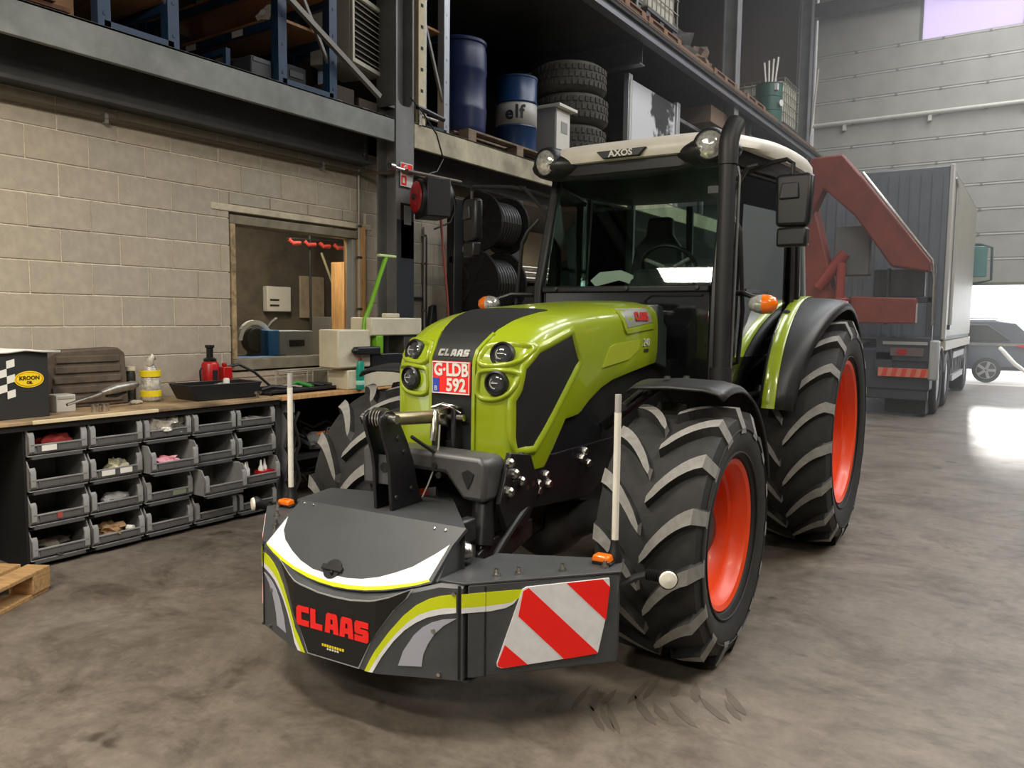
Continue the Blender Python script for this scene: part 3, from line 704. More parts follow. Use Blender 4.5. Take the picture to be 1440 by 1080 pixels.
for x, z in ((-.06, .93), (.08, .93), (.1, .89)): M().cyl((x, -.796, z), (x, -.788, z), .013, n=12).obj('pin_hole', BLACKMAT, lk)
for s in (1, -1):
    pl_ = M().prism([(-.72, .79), (-.64, .99), (-.48, .96), (-.40, .80), (-.5, .66), (-.66, .66)], 'x', s*.335, s*.36).obj('linkage_cheek', BLACKPAINT, tr, bevel=.004)
    for y, z in ((-.66, .95), (-.62, .90), (-.57, .86), (-.66, .83)): M().lathe([(.022, 0), (.022, .016), (.012, .026), (0, .027)], (s*.36, y, z), (s, 0, 0), 8).obj('cheek_bolt', CHROME, pl_)
    M().cyl((s*.27, -.70, .83), (s*.30, -.76, .62), .048, n=18).cyl((s*.30, -.76, .62), (s*.31, -.79, .55), .026, n=12).obj('lift_cylinder', BLACKPAINT, tr)
    M().prism([(-.84, .50), (-.82, .60), (-.72, .64), (-.4, .66), (-.4, .58), (-.72, .50)], 'x', s*.285, s*.325).obj('lower_link', STEEL, tr, bevel=.006)
    M().lathe([(0, -.05), (.035, -.04), (.045, 0), (.035, .04), (0, .05)], (s*.325, -.93, .64), (1, 0, 0), 16).obj('link_ball', CHROME, tr, smooth=60)
    M().lathe([(.05, -.012), (.075, -.012), (.08, 0), (.075, .012), (.05, .012)], (s*.27, -.94, .64), (1, .1, .2), 24).obj('link_hook', STEEL, tr, smooth=60)
    M().box((s*.28, -.93, .66), (s*.33, -.84, .76)).obj('hook_guide', STEEL, tr, bevel=.012)
    M().tube([(s*.34, -.45, .74), (s*.37, -.6, .7), (s*.38, -.72, .64), (s*.37, -.78, .58)], .014, 8).obj('hose', BLACKPL, tr)
# top link bracket, turnbuckle link
tb = M().box((-.055, -.62, .95), (-.03, -.5, 1.15)).box((.03, -.62, .95), (.055, -.5, 1.15)).box((-.055, -.58, .93), (.055, -.5, 1.0)).obj('top_link_bracket', STEEL, tr, bevel=.006)
tl = M().use(mat('oiled_link_steel', (150, 140, 112), .35, metal=.8, var=.1)).cyl((-.06, -.98, 1.13), (-.012, -.68, 1.115), .028, n=14).use(CHROME).lathe([(.045, -.02), (.05, 0), (.045, .02)], (0, -.60, 1.11), (1, 0, 0), 18).cyl((-.08, -.60, 1.11), (.09, -.60, 1.11), .015).obj('top_link', None, tr, smooth=50)
M().use(CHROME).box((-.02, -.69, 1.125), (.02, -.58, 1.15)).tube([(.0, -.69, 1.14), (.02, -.72, 1.08), (.02, -.73, 1.02)], [.012, .016, .013], 8).tube([(-.03, -.68, 1.155), (.02, -.66, 1.175), (.06, -.62, 1.16), (.06, -.58, 1.15)], .004, 6).tube([(.07, -.6, 1.13), (.03, -.63, 1.16), (-.04, -.62, 1.165)], .004, 6).obj('hook_latch', None, tl, smooth=50)
M().tube([(.05, -.72, 1.09), (.055, -.735, 1.0), (.05, -.75, .92), (.035, -.78, .84), (.02, -.80, .79)], .004, 6).obj('latch_cable', mat('cable_steel', (170, 168, 160), .4, metal=.6), tl)

# ---- cab
ZB, ZT = 1.75, 2.48
def quadpane(name, P, m, parent, t=.006):
    P = [V(p) for p in P]; n = (P[1]-P[0]).cross(P[3]-P[0]).normalized()*t; k = len(P)
    mm = M().add(P+[p+n for p in P], [tuple(range(k)), tuple(range(2*k-1, k-1, -1))]+[(i, i+k, (i+1) % k+k, (i+1) % k) for i in range(k)])
    return mm.obj(name, m, parent, smooth=0)
WS = [(-.565, 1.20, ZB), (.575, 1.20, ZB), (.56, 1.385, ZT), (-.55, 1.385, ZT)]
quadpane('windscreen', WS, CABGLASS, tr)
for s in (1, -1):
    A0, A1 = (s*.60, 1.18, 1.12), (s*.585, 1.40, 2.52)
    M().tube([A0, (s*.605, 1.19, 1.74), A1], .042, 4, sq=True).obj('front_pillar', BLACKPL, tr, bevel=.012)
    M().tube([(s*.80, 2.24, 1.0), (s*.815, 2.24, 1.75), (s*.79, 2.26, 2.52)], .036, 4, sq=True).obj('door_pillar', BLACKPL, tr, bevel=.01)
    M().tube([(s*.70, 2.86, 1.2), (s*.71, 2.88, 1.75), (s*.68, 2.82, 2.52)], .042, 4, sq=True).obj('rear_pillar', mat('cab_trim_grey', (112, 118, 116), .5), tr, bevel=.01)
    dr = quadpane('door', [(s*.632, 1.24, 1.08), (s*.80, 2.2, 1.08), (s*.785, 2.22, 2.46), (s*.61, 1.42, 2.46)], CABGLASS, tr)
    M().tube([(s*.645, 1.27, 1.08), (s*.645, 1.27, 1.8), (s*.622, 1.44, 2.45), (s*.785, 2.18, 2.45), (s*.805, 2.16, 1.75), (s*.80, 2.16, 1.08), (s*.645, 1.27, 1.08)], .018, 6).obj('door_frame', BLACKPL, dr)
    M().box((s*.71, 1.36, 1.715), (s*.73, 1.95, 1.735), Matrix.Translation((0, 0, 0))).obj('door_bar', BLACKPL, dr)
    M().box((s*.80, 1.98, 1.56), (s*.84, 2.12, 1.62)).obj('door_handle', DARKGREY, dr, bevel=.01)
    quadpane('quarter_window', [(s*.805, 2.28, 1.55), (s*.715, 2.85, 1.55), (s*.69, 2.8, 2.46), (s*.785, 2.29, 2.46)], CABGLASS, tr)
    M().prism([(1.2, .95), (2.9, .95), (2.9, 1.5), (2.3, 1.5), (1.9, 1.08), (1.2, 1.08)], 'x', s*.55, s*.68).obj('cab_side', BLACKPAINT, tr, bevel=.01)
    # rear mudguard: arched strip widening to the top, green edge in front
    yc, zc, rr = 2.45, .78, .925; rows = []; grn = []
    for i in range(26):
        a = rad(166-i*6.3); u = max(0, min(1, i/12)); xo = 0.98+.15*(u*u*(3-2*u)); row = []
        for x, dr_ in ((.765, -.06), (.77, -.02), (.79, .004), (.87, .004), (.87+(xo-.87)*.5, -.002), (xo-.05, -.012), (xo-.012, -.032), (xo, -.075)):
            q = rr+dr_; row.append((s*x, yc+q*cos(a), zc+q*sin(a)))
        rows.append(row)
        q = rr+.009; grn.append([(s*x, yc+(q+d_)*cos(a), zc+(q+d_)*sin(a)) for x, d_ in ((.795, 0), (.805, .007), (.865, .007), (.875, 0))])
    g = M().loft(rows).obj('rear_mudguard', SATIN, tr, smooth=60)
    sd = g.modifiers.new('thick', 'SOLIDIFY'); sd.thickness = .012
    M().loft(grn[:15], cap=True).obj('mudguard_stripe', LIME, g, smooth=40)
    M().prism([(1.55, .9), (1.5, 1.1), (1.7, 1.45), (2.1, 1.66), (2.8, 1.66), (3.2, 1.4), (3.2, .9)], 'x', s*.60, s*.66).obj('inner_mudguard', BLACKPAINT, tr, bevel=.006)
    M().box((s*1.0, 2.42, 1.665), (s*1.1, 2.58, 1.69)).obj('rear_light', REDP, g, bevel=.008)
    # steps below the door
    stp = M().box((s*.62, 1.35, .42), (s*.80, 1.60, .45)).box((s*.62, 1.38, .70), (s*.78, 1.60, .73)).box((s*.62, 1.35, .42), (s*.64, 1.37, .98)).box((s*.62, 1.58, .42), (s*.64, 1.60, .98)).obj('cab_step', BLACKPAINT, tr, bevel=.004)
    M().tube([(s*.70, 1.66, 1.02), (s*.76, 1.70, .70), (s*.76, 1.72, .46)], .012, 8).obj('strap_bar', STEEL, tr)
    # indicator on its stalk
    il = M().use(LENS).lathe([(0, -.085), (.035, -.07), (.05, -.035), (.055, 0)], (s*.915, 1.05, 1.637), (s, 0, 0), 20).use(AMBER).lathe([(.055, 0), (.05, .035), (.035, .065), (0, .08)], (s*.915, 1.05, 1.637), (s, 0, 0), 20).obj('indicator', None, tr, smooth=60)
    M().tube([(s*.64, 1.22, 1.70), (s*.78, 1.12, 1.70), (s*.90, 1.09, 1.66)], .016, 8).obj('indicator_arm', BLACKPL, il)
    # work lamp pod at the roof corner
    pd = M().lathe([(.0, -.2), (.07, -.19), (.10, -.10), (.105, -.02), (.092, .03), (.082, .034), (.078, .02)], (s*.543, 1.17, 2.555), (s*.18, -1, -.05), 28).obj('lamp_pod', BLACKPL, tr, smooth=60)
    M().lathe([(0, -1), (.4, -.92), (.75, -.66), (.95, -.3), (1, 0), (.95, .3), (.75, .66), (.4, .92), (0, 1)], n=28, T=Matrix.Translation((s*.50, 1.27, 2.535)) @ Matrix.Diagonal((.20, .15, .085, 1))).obj('pod_shroud', BLACKPL, pd, smooth=60)
    M().lathe([(.080, .022), (.06, .04), (.03, .047), (0, .05)], (s*.543, 1.17, 2.555), (s*.18, -1, -.05), 28).obj('work_lamp', LENS, pd, smooth=60)
    # mirror
    Mx = Matrix.Translation((s*1.0 if s > 0 else -1.17, 1.3 if s > 0 else 1.22, 2.2)) @ Matrix.Rotation(s*rad(-6 if s > 0 else 30), 4, 'Z')
    mh = M().prism([(-.095, -.12), (-.105, .16), (-.08, .175), (.09, .172), (.105, .15), (.095, -.10), (.08, -.125)], 'y', -.04, .03, Mx).obj('mirror', BLACKPL, tr, bevel=.022, seg=3)
    M().prism([(-.075, .03), (-.06, .12), (.03, .12), (.04, .03)], 'y', -.055, -.035, Mx).obj('mirror_socket', DARKGREY, mh, bevel=.008)
    M().box((-.085, -.045, -.235), (.085, .025, -.128), Mx).obj('lower_mirror', BLACKPL, tr, bevel=.015)
    q = Mx @ V((-.01*s, -.02, .18))
    M().tube([(s*.60, 1.36, 2.36), (s*.72, 1.30, 2.40), (s*.88, 1.26, 2.44), (q.x-s*.03, q.y-.02, 2.45), (q.x, q.y, 2.43), (q.x, q.y, 2.36), (q.x, q.y, 2.28)], .013, 8).obj('mirror_arm', BLACKPL, mh)
    M().tube([(s*.60, 1.32, 2.22), (s*.75, 1.22, 2.42), (s*.80, 1.24, 2.43)], .012, 8).obj('mirror_brace', BLACKPL, mh)
    # hand rail in front of the door
    M().tube([(s*.63, 1.22, 2.20), (s*.70, 1.19, 2.12), (s*.735, 1.18, 2.05), (s*.77, 1.16, 1.60), (s*.74, 1.2, 1.3), (s*.66, 1.24, 1.28)], .013, 8).obj('grab_rail', BLACKPL, tr)
M().box((-.56, 1.15, 1.71), (.57, 1.22, 1.752)).box((-.56, 1.36, ZT-.01), (.56, 1.42, 2.53)).obj('windscreen_frame', BLACKPL, tr, bevel=.01)
for x in (-.45, .05, .5): M().lathe([(.016, 0), (.012, .012), (0, .014)], (x, 1.148, 1.735), (0, -1, 0), 10).obj('frame_knob', DARKGREY, tr)
M().box((-.56, 1.19, 1.02), (.57, 1.25, 1.72)).obj('firewall', mat('gloss_black', (20, 22, 23), .12, coat=.5), tr, bevel=.01)
M().tube([(.16, 1.185, 1.30), (.16, 1.185, 1.66), (.20, 1.185, 1.69), (.52, 1.185, 1.69)], .007, 6).obj('quarter_seal', BLACKPL, tr)
M().box((-.28, .9, 1.2), (.28, 1.2, 1.60)).obj('cowl', BLACKPAINT, tr, bevel=.03)
M().box((-.68, 2.82, 1.0), (.68, 2.9, 1.5)).box((-.7, 1.22, .95), (.7, 2.9, 1.04)).obj('cab_floor', BLACKPAINT, tr, bevel=.01)
quadpane('rear_window', [(-.68, 2.88, 1.5), (.68, 2.88, 1.5), (.66, 2.82, 2.46), (-.66, 2.82, 2.46)], CABGLASS, tr)
M().tube([(-.66, 2.9, 1.95), (.66, 2.9, 1.95)], .02, 6).tube([(-.18, 2.9, 1.5), (-.18, 2.86, 2.46)], .03, 6).tube([(.3, 2.9, 1.5), (.3, 2.86, 2.46)], .02, 6).obj('rear_window_frame', BLACKPL, tr)
# roof
RP = chaikin([(-.38, 1.14), (.38, 1.14), (.56, 1.20), (.70, 1.36), (.83, 1.78), (.83, 2.65), (.70, 2.92), (-.70, 2.92), (-.83, 2.65), (-.83, 1.78), (-.70, 1.36), (-.56, 1.20)], 2)
def ring(inset, z):
    c = V((0, 2.03)); out = []
    for p in RP:
        d = (p-c); q = c+d*(1-inset/d.length); up_ = max(0, (abs(q.x)-.36)/.47) if q.y < 1.6 else 0
        out.append((q.x, q.y, z+.045*(q.y-1.2)/1.4+(.06*min(1, up_*1.6)*(1.6-q.y)/.4 if z < 2.56 and q.y < 1.6 else 0)))
    return out
M().loft([ring(.05, 2.525), ring(.012, 2.53), ring(0, 2.56), ring(.005, 2.60), ring(.03, 2.632), ring(.10, 2.655), ring(.3, 2.668)], closed=True, cap=True).obj('roof', ROOFW, tr, smooth=50)
M().loft([ring(.07, 2.44), ring(.05, 2.46), ring(.045, 2.53)], closed=True, cap=True).obj('roof_underside', BLACKPL, tr, smooth=40)
M().loft([ring(.10, 2.634), ring(.12, 2.658), ring(.17, 2.662)], closed=True).obj('roof_lip', ROOFW, tr, smooth=50)
bd = M().prism([(-.165, 2.578), (.165, 2.578), (.12, 2.532), (-.12, 2.532)], 'y', 1.118, 1.15).obj('roof_badge', BLACKPL, tr, bevel=.004)
text('roof_badge_text', 'AXOS', .052, PAPER, bd, face((0, 1.116, 2.555), (0, -1, 0)) @ Matrix.Shear('XZ', 4, (0, 0)), bold=.0015, sx=1.15)
# exhaust
M().tube([(.705, 1.0, 1.0), (.705, 1.0, 1.28)], .062, 20).tube([(.705, 1.0, 1.26), (.705, 1.0, 2.42)], .046, 20).tube([(.705, 1.0, 2.40), (.705, 1.0, 2.52), (.712, 1.02, 2.58), (.725, 1.06, 2.635)], .054, 20).obj('exhaust', mat('exhaust_black', (34, 34, 36), .5), tr, smooth=50)
M().lathe([(.05, 0), (.044, -.03)], (.7255, 1.062, 2.638), (.22, .62, .75), 20).obj('exhaust_mouth', BLACKMAT, tr)
M().box((.62, .99, 1.05), (.66, 1.16, 1.1)).box((.60, .99, 2.25), (.66, 1.3, 2.29)).obj('exhaust_bracket', BLACKPL, tr)
M().tube([(.755, 1.02, 1.25), (.76, 1.04, 2.34), (.70, 1.2, 2.42)], .008, 6).obj('exhaust_rail', mat('rail_grey', (120, 120, 120), .35, metal=.6), tr)
# inside the cab
st = M().box((-.52, 2.0, 1.50), (-.06, 2.44, 1.62)).obj('seat', DARKGREY, tr, bevel=.05)
M().loft([[(x*w_-.29, y-.16, z) for x, w_ in ((-.22, k), (.22, k))]+[(x*w_-.29, y-.06, z) for x, w_ in ((.22, k), (-.22, k))] for y, z, k in ((2.5, 1.6, 1), (2.58, 1.9, 1), (2.6, 2.1, .85), (2.62, 2.2, .5), (2.63, 2.34, .45))], closed=True, cap=True).obj('backrest', DARKGREY, st, bevel=.03)
sw = M().tube([(.12+.19*cos(i*pi/14), 1.68-.10*sin(i*pi/14), 1.88+.15*sin(i*pi/14)) for i in range(29)], .015, 8).obj('steering_wheel', BLACKPL, tr, smooth=60)
for a in (.5, 2.64, 4.71): M().cyl((.12, 1.68, 1.88), (.12+.18*cos(a), 1.68-.10*sin(a), 1.88+.14*sin(a)), .014, n=8).obj('spoke', LENS, sw)
M().lathe([(.05, 0), (.04, .03), (0, .035)], (.12, 1.68, 1.88), (0, -.8, -.55), 14).obj('wheel_boss', DARKGREY, sw)
M().cyl((.12, 1.45, 1.1), (.12, 1.66, 1.86), .05).obj('steering_column', BLACKPL, tr)
M().prism([(1.35, 1.1), (1.35, 1.72), (1.46, 1.86), (1.58, 1.88), (1.62, 1.7), (1.6, 1.1)], 'x', -.05, .29).obj('dashboard', DARKGREY, tr, bevel=.02)
M().prism([(-.30, 1.76), (-.13, 1.80), (-.02, 1.765), (-.03, 1.83), (-.12, 1.865), (-.27, 1.855), (-.34, 1.80)], 'y', 1.42, 1.44).obj('seat_cover_bag', PAPER, tr)
M().box((.36, 1.6, 1.1), (.56, 2.7, 1.72)).box((-.60, 1.9, 1.1), (-.53, 2.7, 1.6)).obj('side_console', DARKGREY, tr, bevel=.03)
M().tube([(.44, 1.9, 1.72), (.45, 1.86, 1.9)], .012).tube([(.5, 2.0, 1.72), (.52, 1.97, 1.86)], .012).obj('lever', AMBER, tr)
# ================================================================ FRONT BUMPER WEIGHT (hung on the front linkage)
bu = thing('bumper_weight', 'charcoal front bumper weight with lime stripes, big red lettering and striped warning boards', 'bumper', (-2.13, 2.05, 0), rad(4.5))
PL = [(0, -.085), (.2, -.085), (.5, .03), (.92, .45)]
def FU(u, z):
    """point and normal on the folded front at run u along the plan line, height z"""
    s = -1 if u < 0 else 1; u = abs(u)
    for (a, b), (c, d) in zip(PL, PL[1:]):
        L_ = math.hypot(c-a, d-b)
        if u <= L_+1e-9 or (c, d) == PL[-1]:
            t = u/L_; return V((s*(a+(c-a)*t), b+(d-b)*t, z)), V((s*(d-b), -(c-a), 0)).normalized()
        u -= L_
FO = (-.521, -.2, .2, .521)
def fpatch(P, off, step, th): return patch(FU, P, off, step, th, FO)
ZL, ZH = .25, .60
def arc_top(x): return .515+.085*min(1, (abs(x)/.40)**2)
# body: centre block with dipped top edge, one mesh per side wing
xs = [-.5, -.42, -.34, -.27, -.2, -.1, 0, .1, .2, .27, .34, .42, .5]
def py(x):
    x = abs(x); return -.085 if x < .2 else -.085+(x-.2)/.3*.115
rows = [[(x, py(x), ZL), (x, py(x), arc_top(x)-.012), (x, py(x)+.012, arc_top(x)), (x, .03+abs(x)*0+.05, max(.55, arc_top(x))), (x, .33, .60), (x, .33, ZL)] for x in xs]
body = M().loft(rows, closed=True, cap=True).obj('weight_body', CHAR, bu, smooth=20)
for s in (1, -1):
    P = [(s*.512, .042), (s*.92, .45), (s*.90, .52), (s*.80, .50), (s*.5, .22)]
    w = M().prism(P if s > 0 else P[::-1], 'z', ZL+.005, ZH).obj('side_wing', CHAR, bu, bevel=.006)
    P = [(s*.505, .035), (s*.93, .455), (s*.885, .60), (s*.42, .40), (s*.40, .02)]
    M().prism(P if s > 0 else P[::-1], 'z', ZH, ZH+.008).obj('wing_deck', CHAR, bu, bevel=.002)
    a, b = FU(s*.604, .26)[0], FU(s*.604, .59)[0]
    M().tube([a, b], .0035, 6).obj('fold_seam', BLACKPAINT, w)
    a, b = FU(s*.508, .255)[0], FU(s*.508, .598)[0]
    M().tube([a, b], .006, 4).obj('panel_gap', BLACKMAT, w)
    M().box((s*.40, .04, ZL-.010), (s*.52, .14, ZL-.002)).obj('skid_plate', STEEL, w)
    # stickers
    def st(name, P, m, off, par=body, step=.03): return fpatch([(s*a, b) for a, b in P] if s > 0 else [(s*a, b) for a, b in P][::-1], off, step, .002).obj(name, m, par, smooth=0)
    lo = [(.148, .249), (.175, .30), (.205, .348), (.25, .412), (.303, .475), (.35, .517), (.40, .545), (.441, .558), (.498, .568)]
    mi = [(.168, .250), (.200, .303), (.231, .35), (.275, .406), (.319, .452), (.36, .483), (.408, .503), (.455, .515), (.498, .519)]
    wi = [(.186, .252), (.222, .315), (.266, .377), (.308, .422), (.348, .452), (.39, .475), (.437, .489), (.498, .500)]
    st('lime_stripe', lo+mi[::-1], LIMESTICK, .003); st('white_stripe', mi+wi[::-1], WHITESTICK, .003)
    st('silver_fin', [(.284, .289), (.303, .345), (.342, .406), (.375, .438), (.408, .458), (.45, .472), (.499, .479), (.452, .449), (.42, .418), (.395, .378), (.378, .338), (.372, .292)], LILAC, .003)
    st('lime_stripe', [(.517, .569), (.62, .570), (.742, .569), (.74, .552), (.726, .538), (.697, .524), (.61, .519), (.517, .519)], LIMESTICK, .003, w)
    st('white_stripe', [(.517, .519), (.61, .519), (.697, .524), (.722, .536), (.708, .519), (.679, .506), (.621, .499), (.517, .500)], WHITESTICK, .003, w)
    # striped warning board
    Q = [(.755, .578), (1.075, .586), (1.078, .553), (1.062, .426), (1.036, .304), (1.03, .300), (.665, .284), (.648, .292), (.647, .305), (.74, .570)]
    wb = fpatch([(s*a, b) for a, b in (Q if s > 0 else Q[::-1])], .008, .05, .01).obj('warning_board', WHITESTICK, w, smooth=0)
    for P in ([(.762, .575), (1.036, .304), (1.03, .301), (.902, .294), (.724, .473), (.742, .565)], [(.906, .5815), (1.048, .585), (1.0775, .553), (1.065, .426)], [(.675, .371), (.762, .2885), (.667, .2855), (.65, .294), (.649, .305)]):
        fpatch([(s*a, b) for a, b in (P if s > 0 else P[::-1])], .0095, .05, .001).obj('red_stripe', REDFLUO, w, smooth=0)
    # bolts on the wing edge, marker lamp, pole, side lamp
    for x, y in ((.62, .22), (.74, .34), (.86, .46), (.56, .16)): M().cyl((s*x, y, ZH), (s*x, y, ZH+.035), .008, n=8).cyl((s*x, y, ZH+.006), (s*x, y, ZH+.018), .014, n=6).obj('wing_bolt', CHROME, w)
    for x, y, z in ((.47, .0, .57), (.40, -.03, .43), (.42, -.025, .27)):
        p, nn = FU(s*math.hypot(x-.2, 0)*1.07+s*.2, z); M().cyl(p, p+nn*.012, .007, n=8).obj('face_bolt', CHROME, body)
    lx, ly = .872, .505
    M().box((s*(lx-.035)-.04, ly-.03, ZH+.008), (s*(lx-.035)+.04, ly+.03, ZH+.02)).obj('lamp_base', BLACKPL, bu, bevel=.004)
    am = M().prism([(-.04, 0), (.04, 0), (.032, .028), (-.032, .028)], 'y', -.028, .02).obj('marker_lamp', AMBER, bu, (s*(lx-.035), ly-.01, ZH+.02), bevel=.008)
    tp_ = .74 if s > 0 else .62
    M().use(WHITEP).tube([(s*.862, .55, ZH+.02), (s*.862, .55, ZH+.59)], .0135, 12).use(mat('pole_grey_tip', (170, 168, 164), .4)).tube([(s*.862, .55, ZH+.585), (s*.862, .55, ZH+.66)], .0125, 12).obj('marker_pole', None, bu)
    M().lathe([(.03, 0), (.03, .03), (.02, .05), (.015, .09)], (s*.862, .55, ZH+.005), (0, 0, 1), 14).obj('pole_socket', BLACKPL, bu)
    arm = M().tube([(s*.90, .50, .53), (s*.96, .52, .57), (s*1.0, .53, .585)], .014, 8).obj('lamp_arm', BLACKPL, bu)
    m = M()
    for k in range(7): m.lathe([(.018, 0), (.025, .004), (.018, .008)], (s*(1.0+.009*k), .53, .585), (1, 0, 0), 14)
    m.obj('spring', BLACKPL, arm)
    M().use(BLACKPL).lathe([(.02, -.03), (.036, -.01), (.038, .01)], (s*1.085, .525, .585), (s*.55, -1, 0), 18).use(WHITEP).lathe([(.035, .008), (.03, .02), (0, .026)], (s*1.085, .525, .585), (s*.55, -1, 0), 18).obj('side_lamp', None, arm)
# black centre panel with pale edge
CP = [(-.33, .572), (-.25, .537), (-.17, .514), (-.08, .500), (0, .497), (.08, .500), (.17, .514), (.25, .537), (.33, .572), (.311, .538), (.266, .493), (.218, .426), (.172, .357), (.118, .256), (-.13, .256), (-.172, .345), (-.211, .405), (-.26, .492), (-.30, .54)]
fpatch([(a*1.03, b+(.006 if b > .3 else -.006)) for a, b in CP], .0022, .04, .002).obj('panel_edge', mat('edge_grey', (168, 168, 166), .4), body, smooth=0)
cp = fpatch(CP, .0042, .04, .002).obj('centre_panel', mat('panel_black', (20, 19, 19), .35), body, smooth=0)
L_, wid = letters('CLAAS', .92, .06)
for q in L_:
    fpatch([(-.186+x/wid*.360, .358+y*.076) for x, y in q], .007, .06, .003).obj('letter', REDLOGO, body, smooth=0)
m = M()
for i in range(9):
    m.use(YELLOW).prism([(-.056+i*.0125, .300), (-.056+i*.0125+.009, .300), (-.056+i*.0125+.009, .309), (-.056+i*.0125, .309)], 'y', -.0915, -.0895)
    if 1 < i < 7: m.use(PAPER).prism([(-.056+i*.0125, .290), (-.056+i*.0125+.008, .290), (-.056+i*.0125+.008, .296), (-.056+i*.0125, .296)], 'y', -.0915, -.0895)
m.obj('maker_line', None, body, smooth=0)
# lid: sloping front leaf and flat back leaf
def LID(u, v):
    """v: 0 at the crease, 1 at the front corners, >1 at the arc"""
    n = V((0, -.165, .15)).normalized(); return V((u, .155-.15*v*1.02, .768-.165*v)), n
OUT = [(.379, 1.012), (.33, 1.12), (.267, 1.22), (.20, 1.315), (.129, 1.385), (.05, 1.43), (-.016, 1.444), (-.09, 1.43), (-.158, 1.395), (-.25, 1.31), (-.328, 1.207), (-.39, 1.10), (-.446, .981)]
WOUT = [(.371, .985), (.32, 1.08), (.261, 1.166), (.19, 1.255), (.121, 1.322), (.04, 1.365), (-.052, 1.378), (-.15, 1.34), (-.247, 1.265), (-.31, 1.18), (-.359, 1.101), (-.41, 1.02), (-.450, .955)]
WIN = [(.394, .335), (.355, .528), (.282, .828), (.22, .99), (.158, 1.123), (.09, 1.215), (.024, 1.255), (-.06, 1.262), (-.153, 1.235), (-.235, 1.13), (-.302, .99), (-.365, .82), (-.401, .646), (-.418, .376)]
out = [(-.400, 0), (.432, 0), (.405, .36)]+[(a*1.02-.0005, b+.015) for a, b in OUT]+[(-.432, .40)]
patch(LID, out, .0, .06, .016).obj('lid', mat('lid_grey', (66, 68, 70), .42, var=.05, scale=5, bump=.04, bscale=260), bu, smooth=20)
patch(LID, WOUT+WIN[::-1], .0016, .05, .002).obj('lid_white_band', WHITESTICK, bu, smooth=0)
patch(LID, OUT+WOUT[::-1], .0016, .05, .002).obj('lid_lime_band', LIMESTICK, bu, smooth=0)
M().prism([(-.425, .155), (.43, .155), (.12, .53), (-.46, .40)], 'z', .752, .768).obj('lid_back', mat('lid_grey', (66, 68, 70)), bu, bevel=.003)
M().prism([(-.415, .165), (.42, .165), (.12, .50), (-.44, .39)], 'z', .60, .752).obj('weight_block', CHAR, bu)
M().prism([(.15, .745), (.02, .60), (.02, .56), (.2, .56)], 'x', -.40, .40).obj('lid_box', CHAR, bu)
hd = M().lathe([(.04, 0), (.04, .006), (.0, .007)], LID(-.06, 1.16)[0], LID(0, 1)[1], 22).obj('lid_latch', BLACKPL, bu)
M().box((-.05, -.01, .004), (.05, .012, .014), Matrix.Translation(LID(-.06, 1.16)[0]) @ Matrix.Rotation(rad(47), 4, 'X')).lathe([(.008, 0), (.006, .02), (0, .02)], LID(-.05, 1.24)[0], LID(0, 1)[1], 10).obj('latch_bar', BLACKMAT, hd, bevel=.003)
m = M()
for u, v in ((-.37, .06), (-.32, .06), (.30, .10), (.35, .10)): p, nn = LID(u, v); m.lathe([(.007, 0), (.005, .006), (0, .007)], p, nn, 8)
m.obj('rivet', CHROME, bu)
# lifting horn: two curved plates, web, pin
PR = [(.206, .768), (.198, .855), (.194, .935), (.182, 1.0), (.150, 1.085), (.135, 1.125), (.14, 1.155), (.165, 1.175), (.205, 1.175), (.24, 1.15), (.305, 1.04), (.350, .945), (.375, .85), (.41, .768)]
for x in (-.048, .03): M().prism(PR, 'x', x, x+.016).obj('horn_plate', BLACKPAINT, bu, bevel=.003)
wb = M().box((-.034, .215, .87), (.032, .225, .99)).obj('horn_web', CHAR, bu, bevel=.003)
M().box((-.034, .31, .77), (.032, .32, 1.0)).obj('horn_back_web', BLACKPAINT, bu, bevel=.003)
M().cyl((0, .213, .94), (0, .2152, .94), .021, n=18).obj('web_hole', BLACKMAT, wb)
m = M().use(CHROME).cyl((-.085, .19, 1.143), (.085, .19, 1.143), .018, n=14)
for x in (-.03, -.015, .0, .012): m.lathe([(.02, 0), (.042, .002), (.042, .008), (.02, .010)], (x, .19, 1.143), (1, 0, 0), 22)
m.obj('horn_pin', None, bu, smooth=40)
m = M()
for y, z in ((.24, 1.06), (.28, 1.0), (.33, .84), (.23, .82)): m.lathe([(.011, 0), (.009, .006), (0, .007)], (.046, y, z), (1, 0, 0), 10)
m.obj('horn_bolt', STEEL, bu)
M().tube([(.07, .30, 1.06), (.10, .42, .98), (.13, .5, .88), (.15, .56, .8)], .008, 6).obj('bumper_cable', BLACKPL, bu)
# ================================================================ WORKBENCH, BINS, THINGS ON THE BENCH
BX, BZ = -4.88, .905
cb = thing('bin_cabinet', 'black steel bench cabinet holding rows of grey bins under the worktop', 'cabinet', (0, 0, 0))
M().box((BX-.62, 1.2, .0), (BX-.40, 2.12, .84)).obj('side_cupboard', BLACKMAT, cb, bevel=.006)
M().box((BX-.62, 2.13, .0), (BX-.6, 3.95, .86)).obj('back', BLACKMAT, cb)
for y in (2.125, 3.945): M().box((BX-.6, y, 0), (BX-.035, y+.012, .86)).obj('side', BLACKMAT, cb)
M().box((BX-.62, 1.2, .845), (BX-.01, 3.98, .882)).obj('top_rail', mat('dark_rail', (52, 52, 54), .5), cb, bevel=.003)
for k in range(4): M().box((BX-.6, 2.13, .022+k*.212), (BX-.05, 3.95, .034+k*.212)).obj('shelf', BLACKMAT, cb)
for k in range(1, 5): M().box((BX-.6, 2.137+k*.361-.006, .02), (BX-.05, 2.137+k*.361+.001, .85)).obj('divider', BLACKMAT, cb)
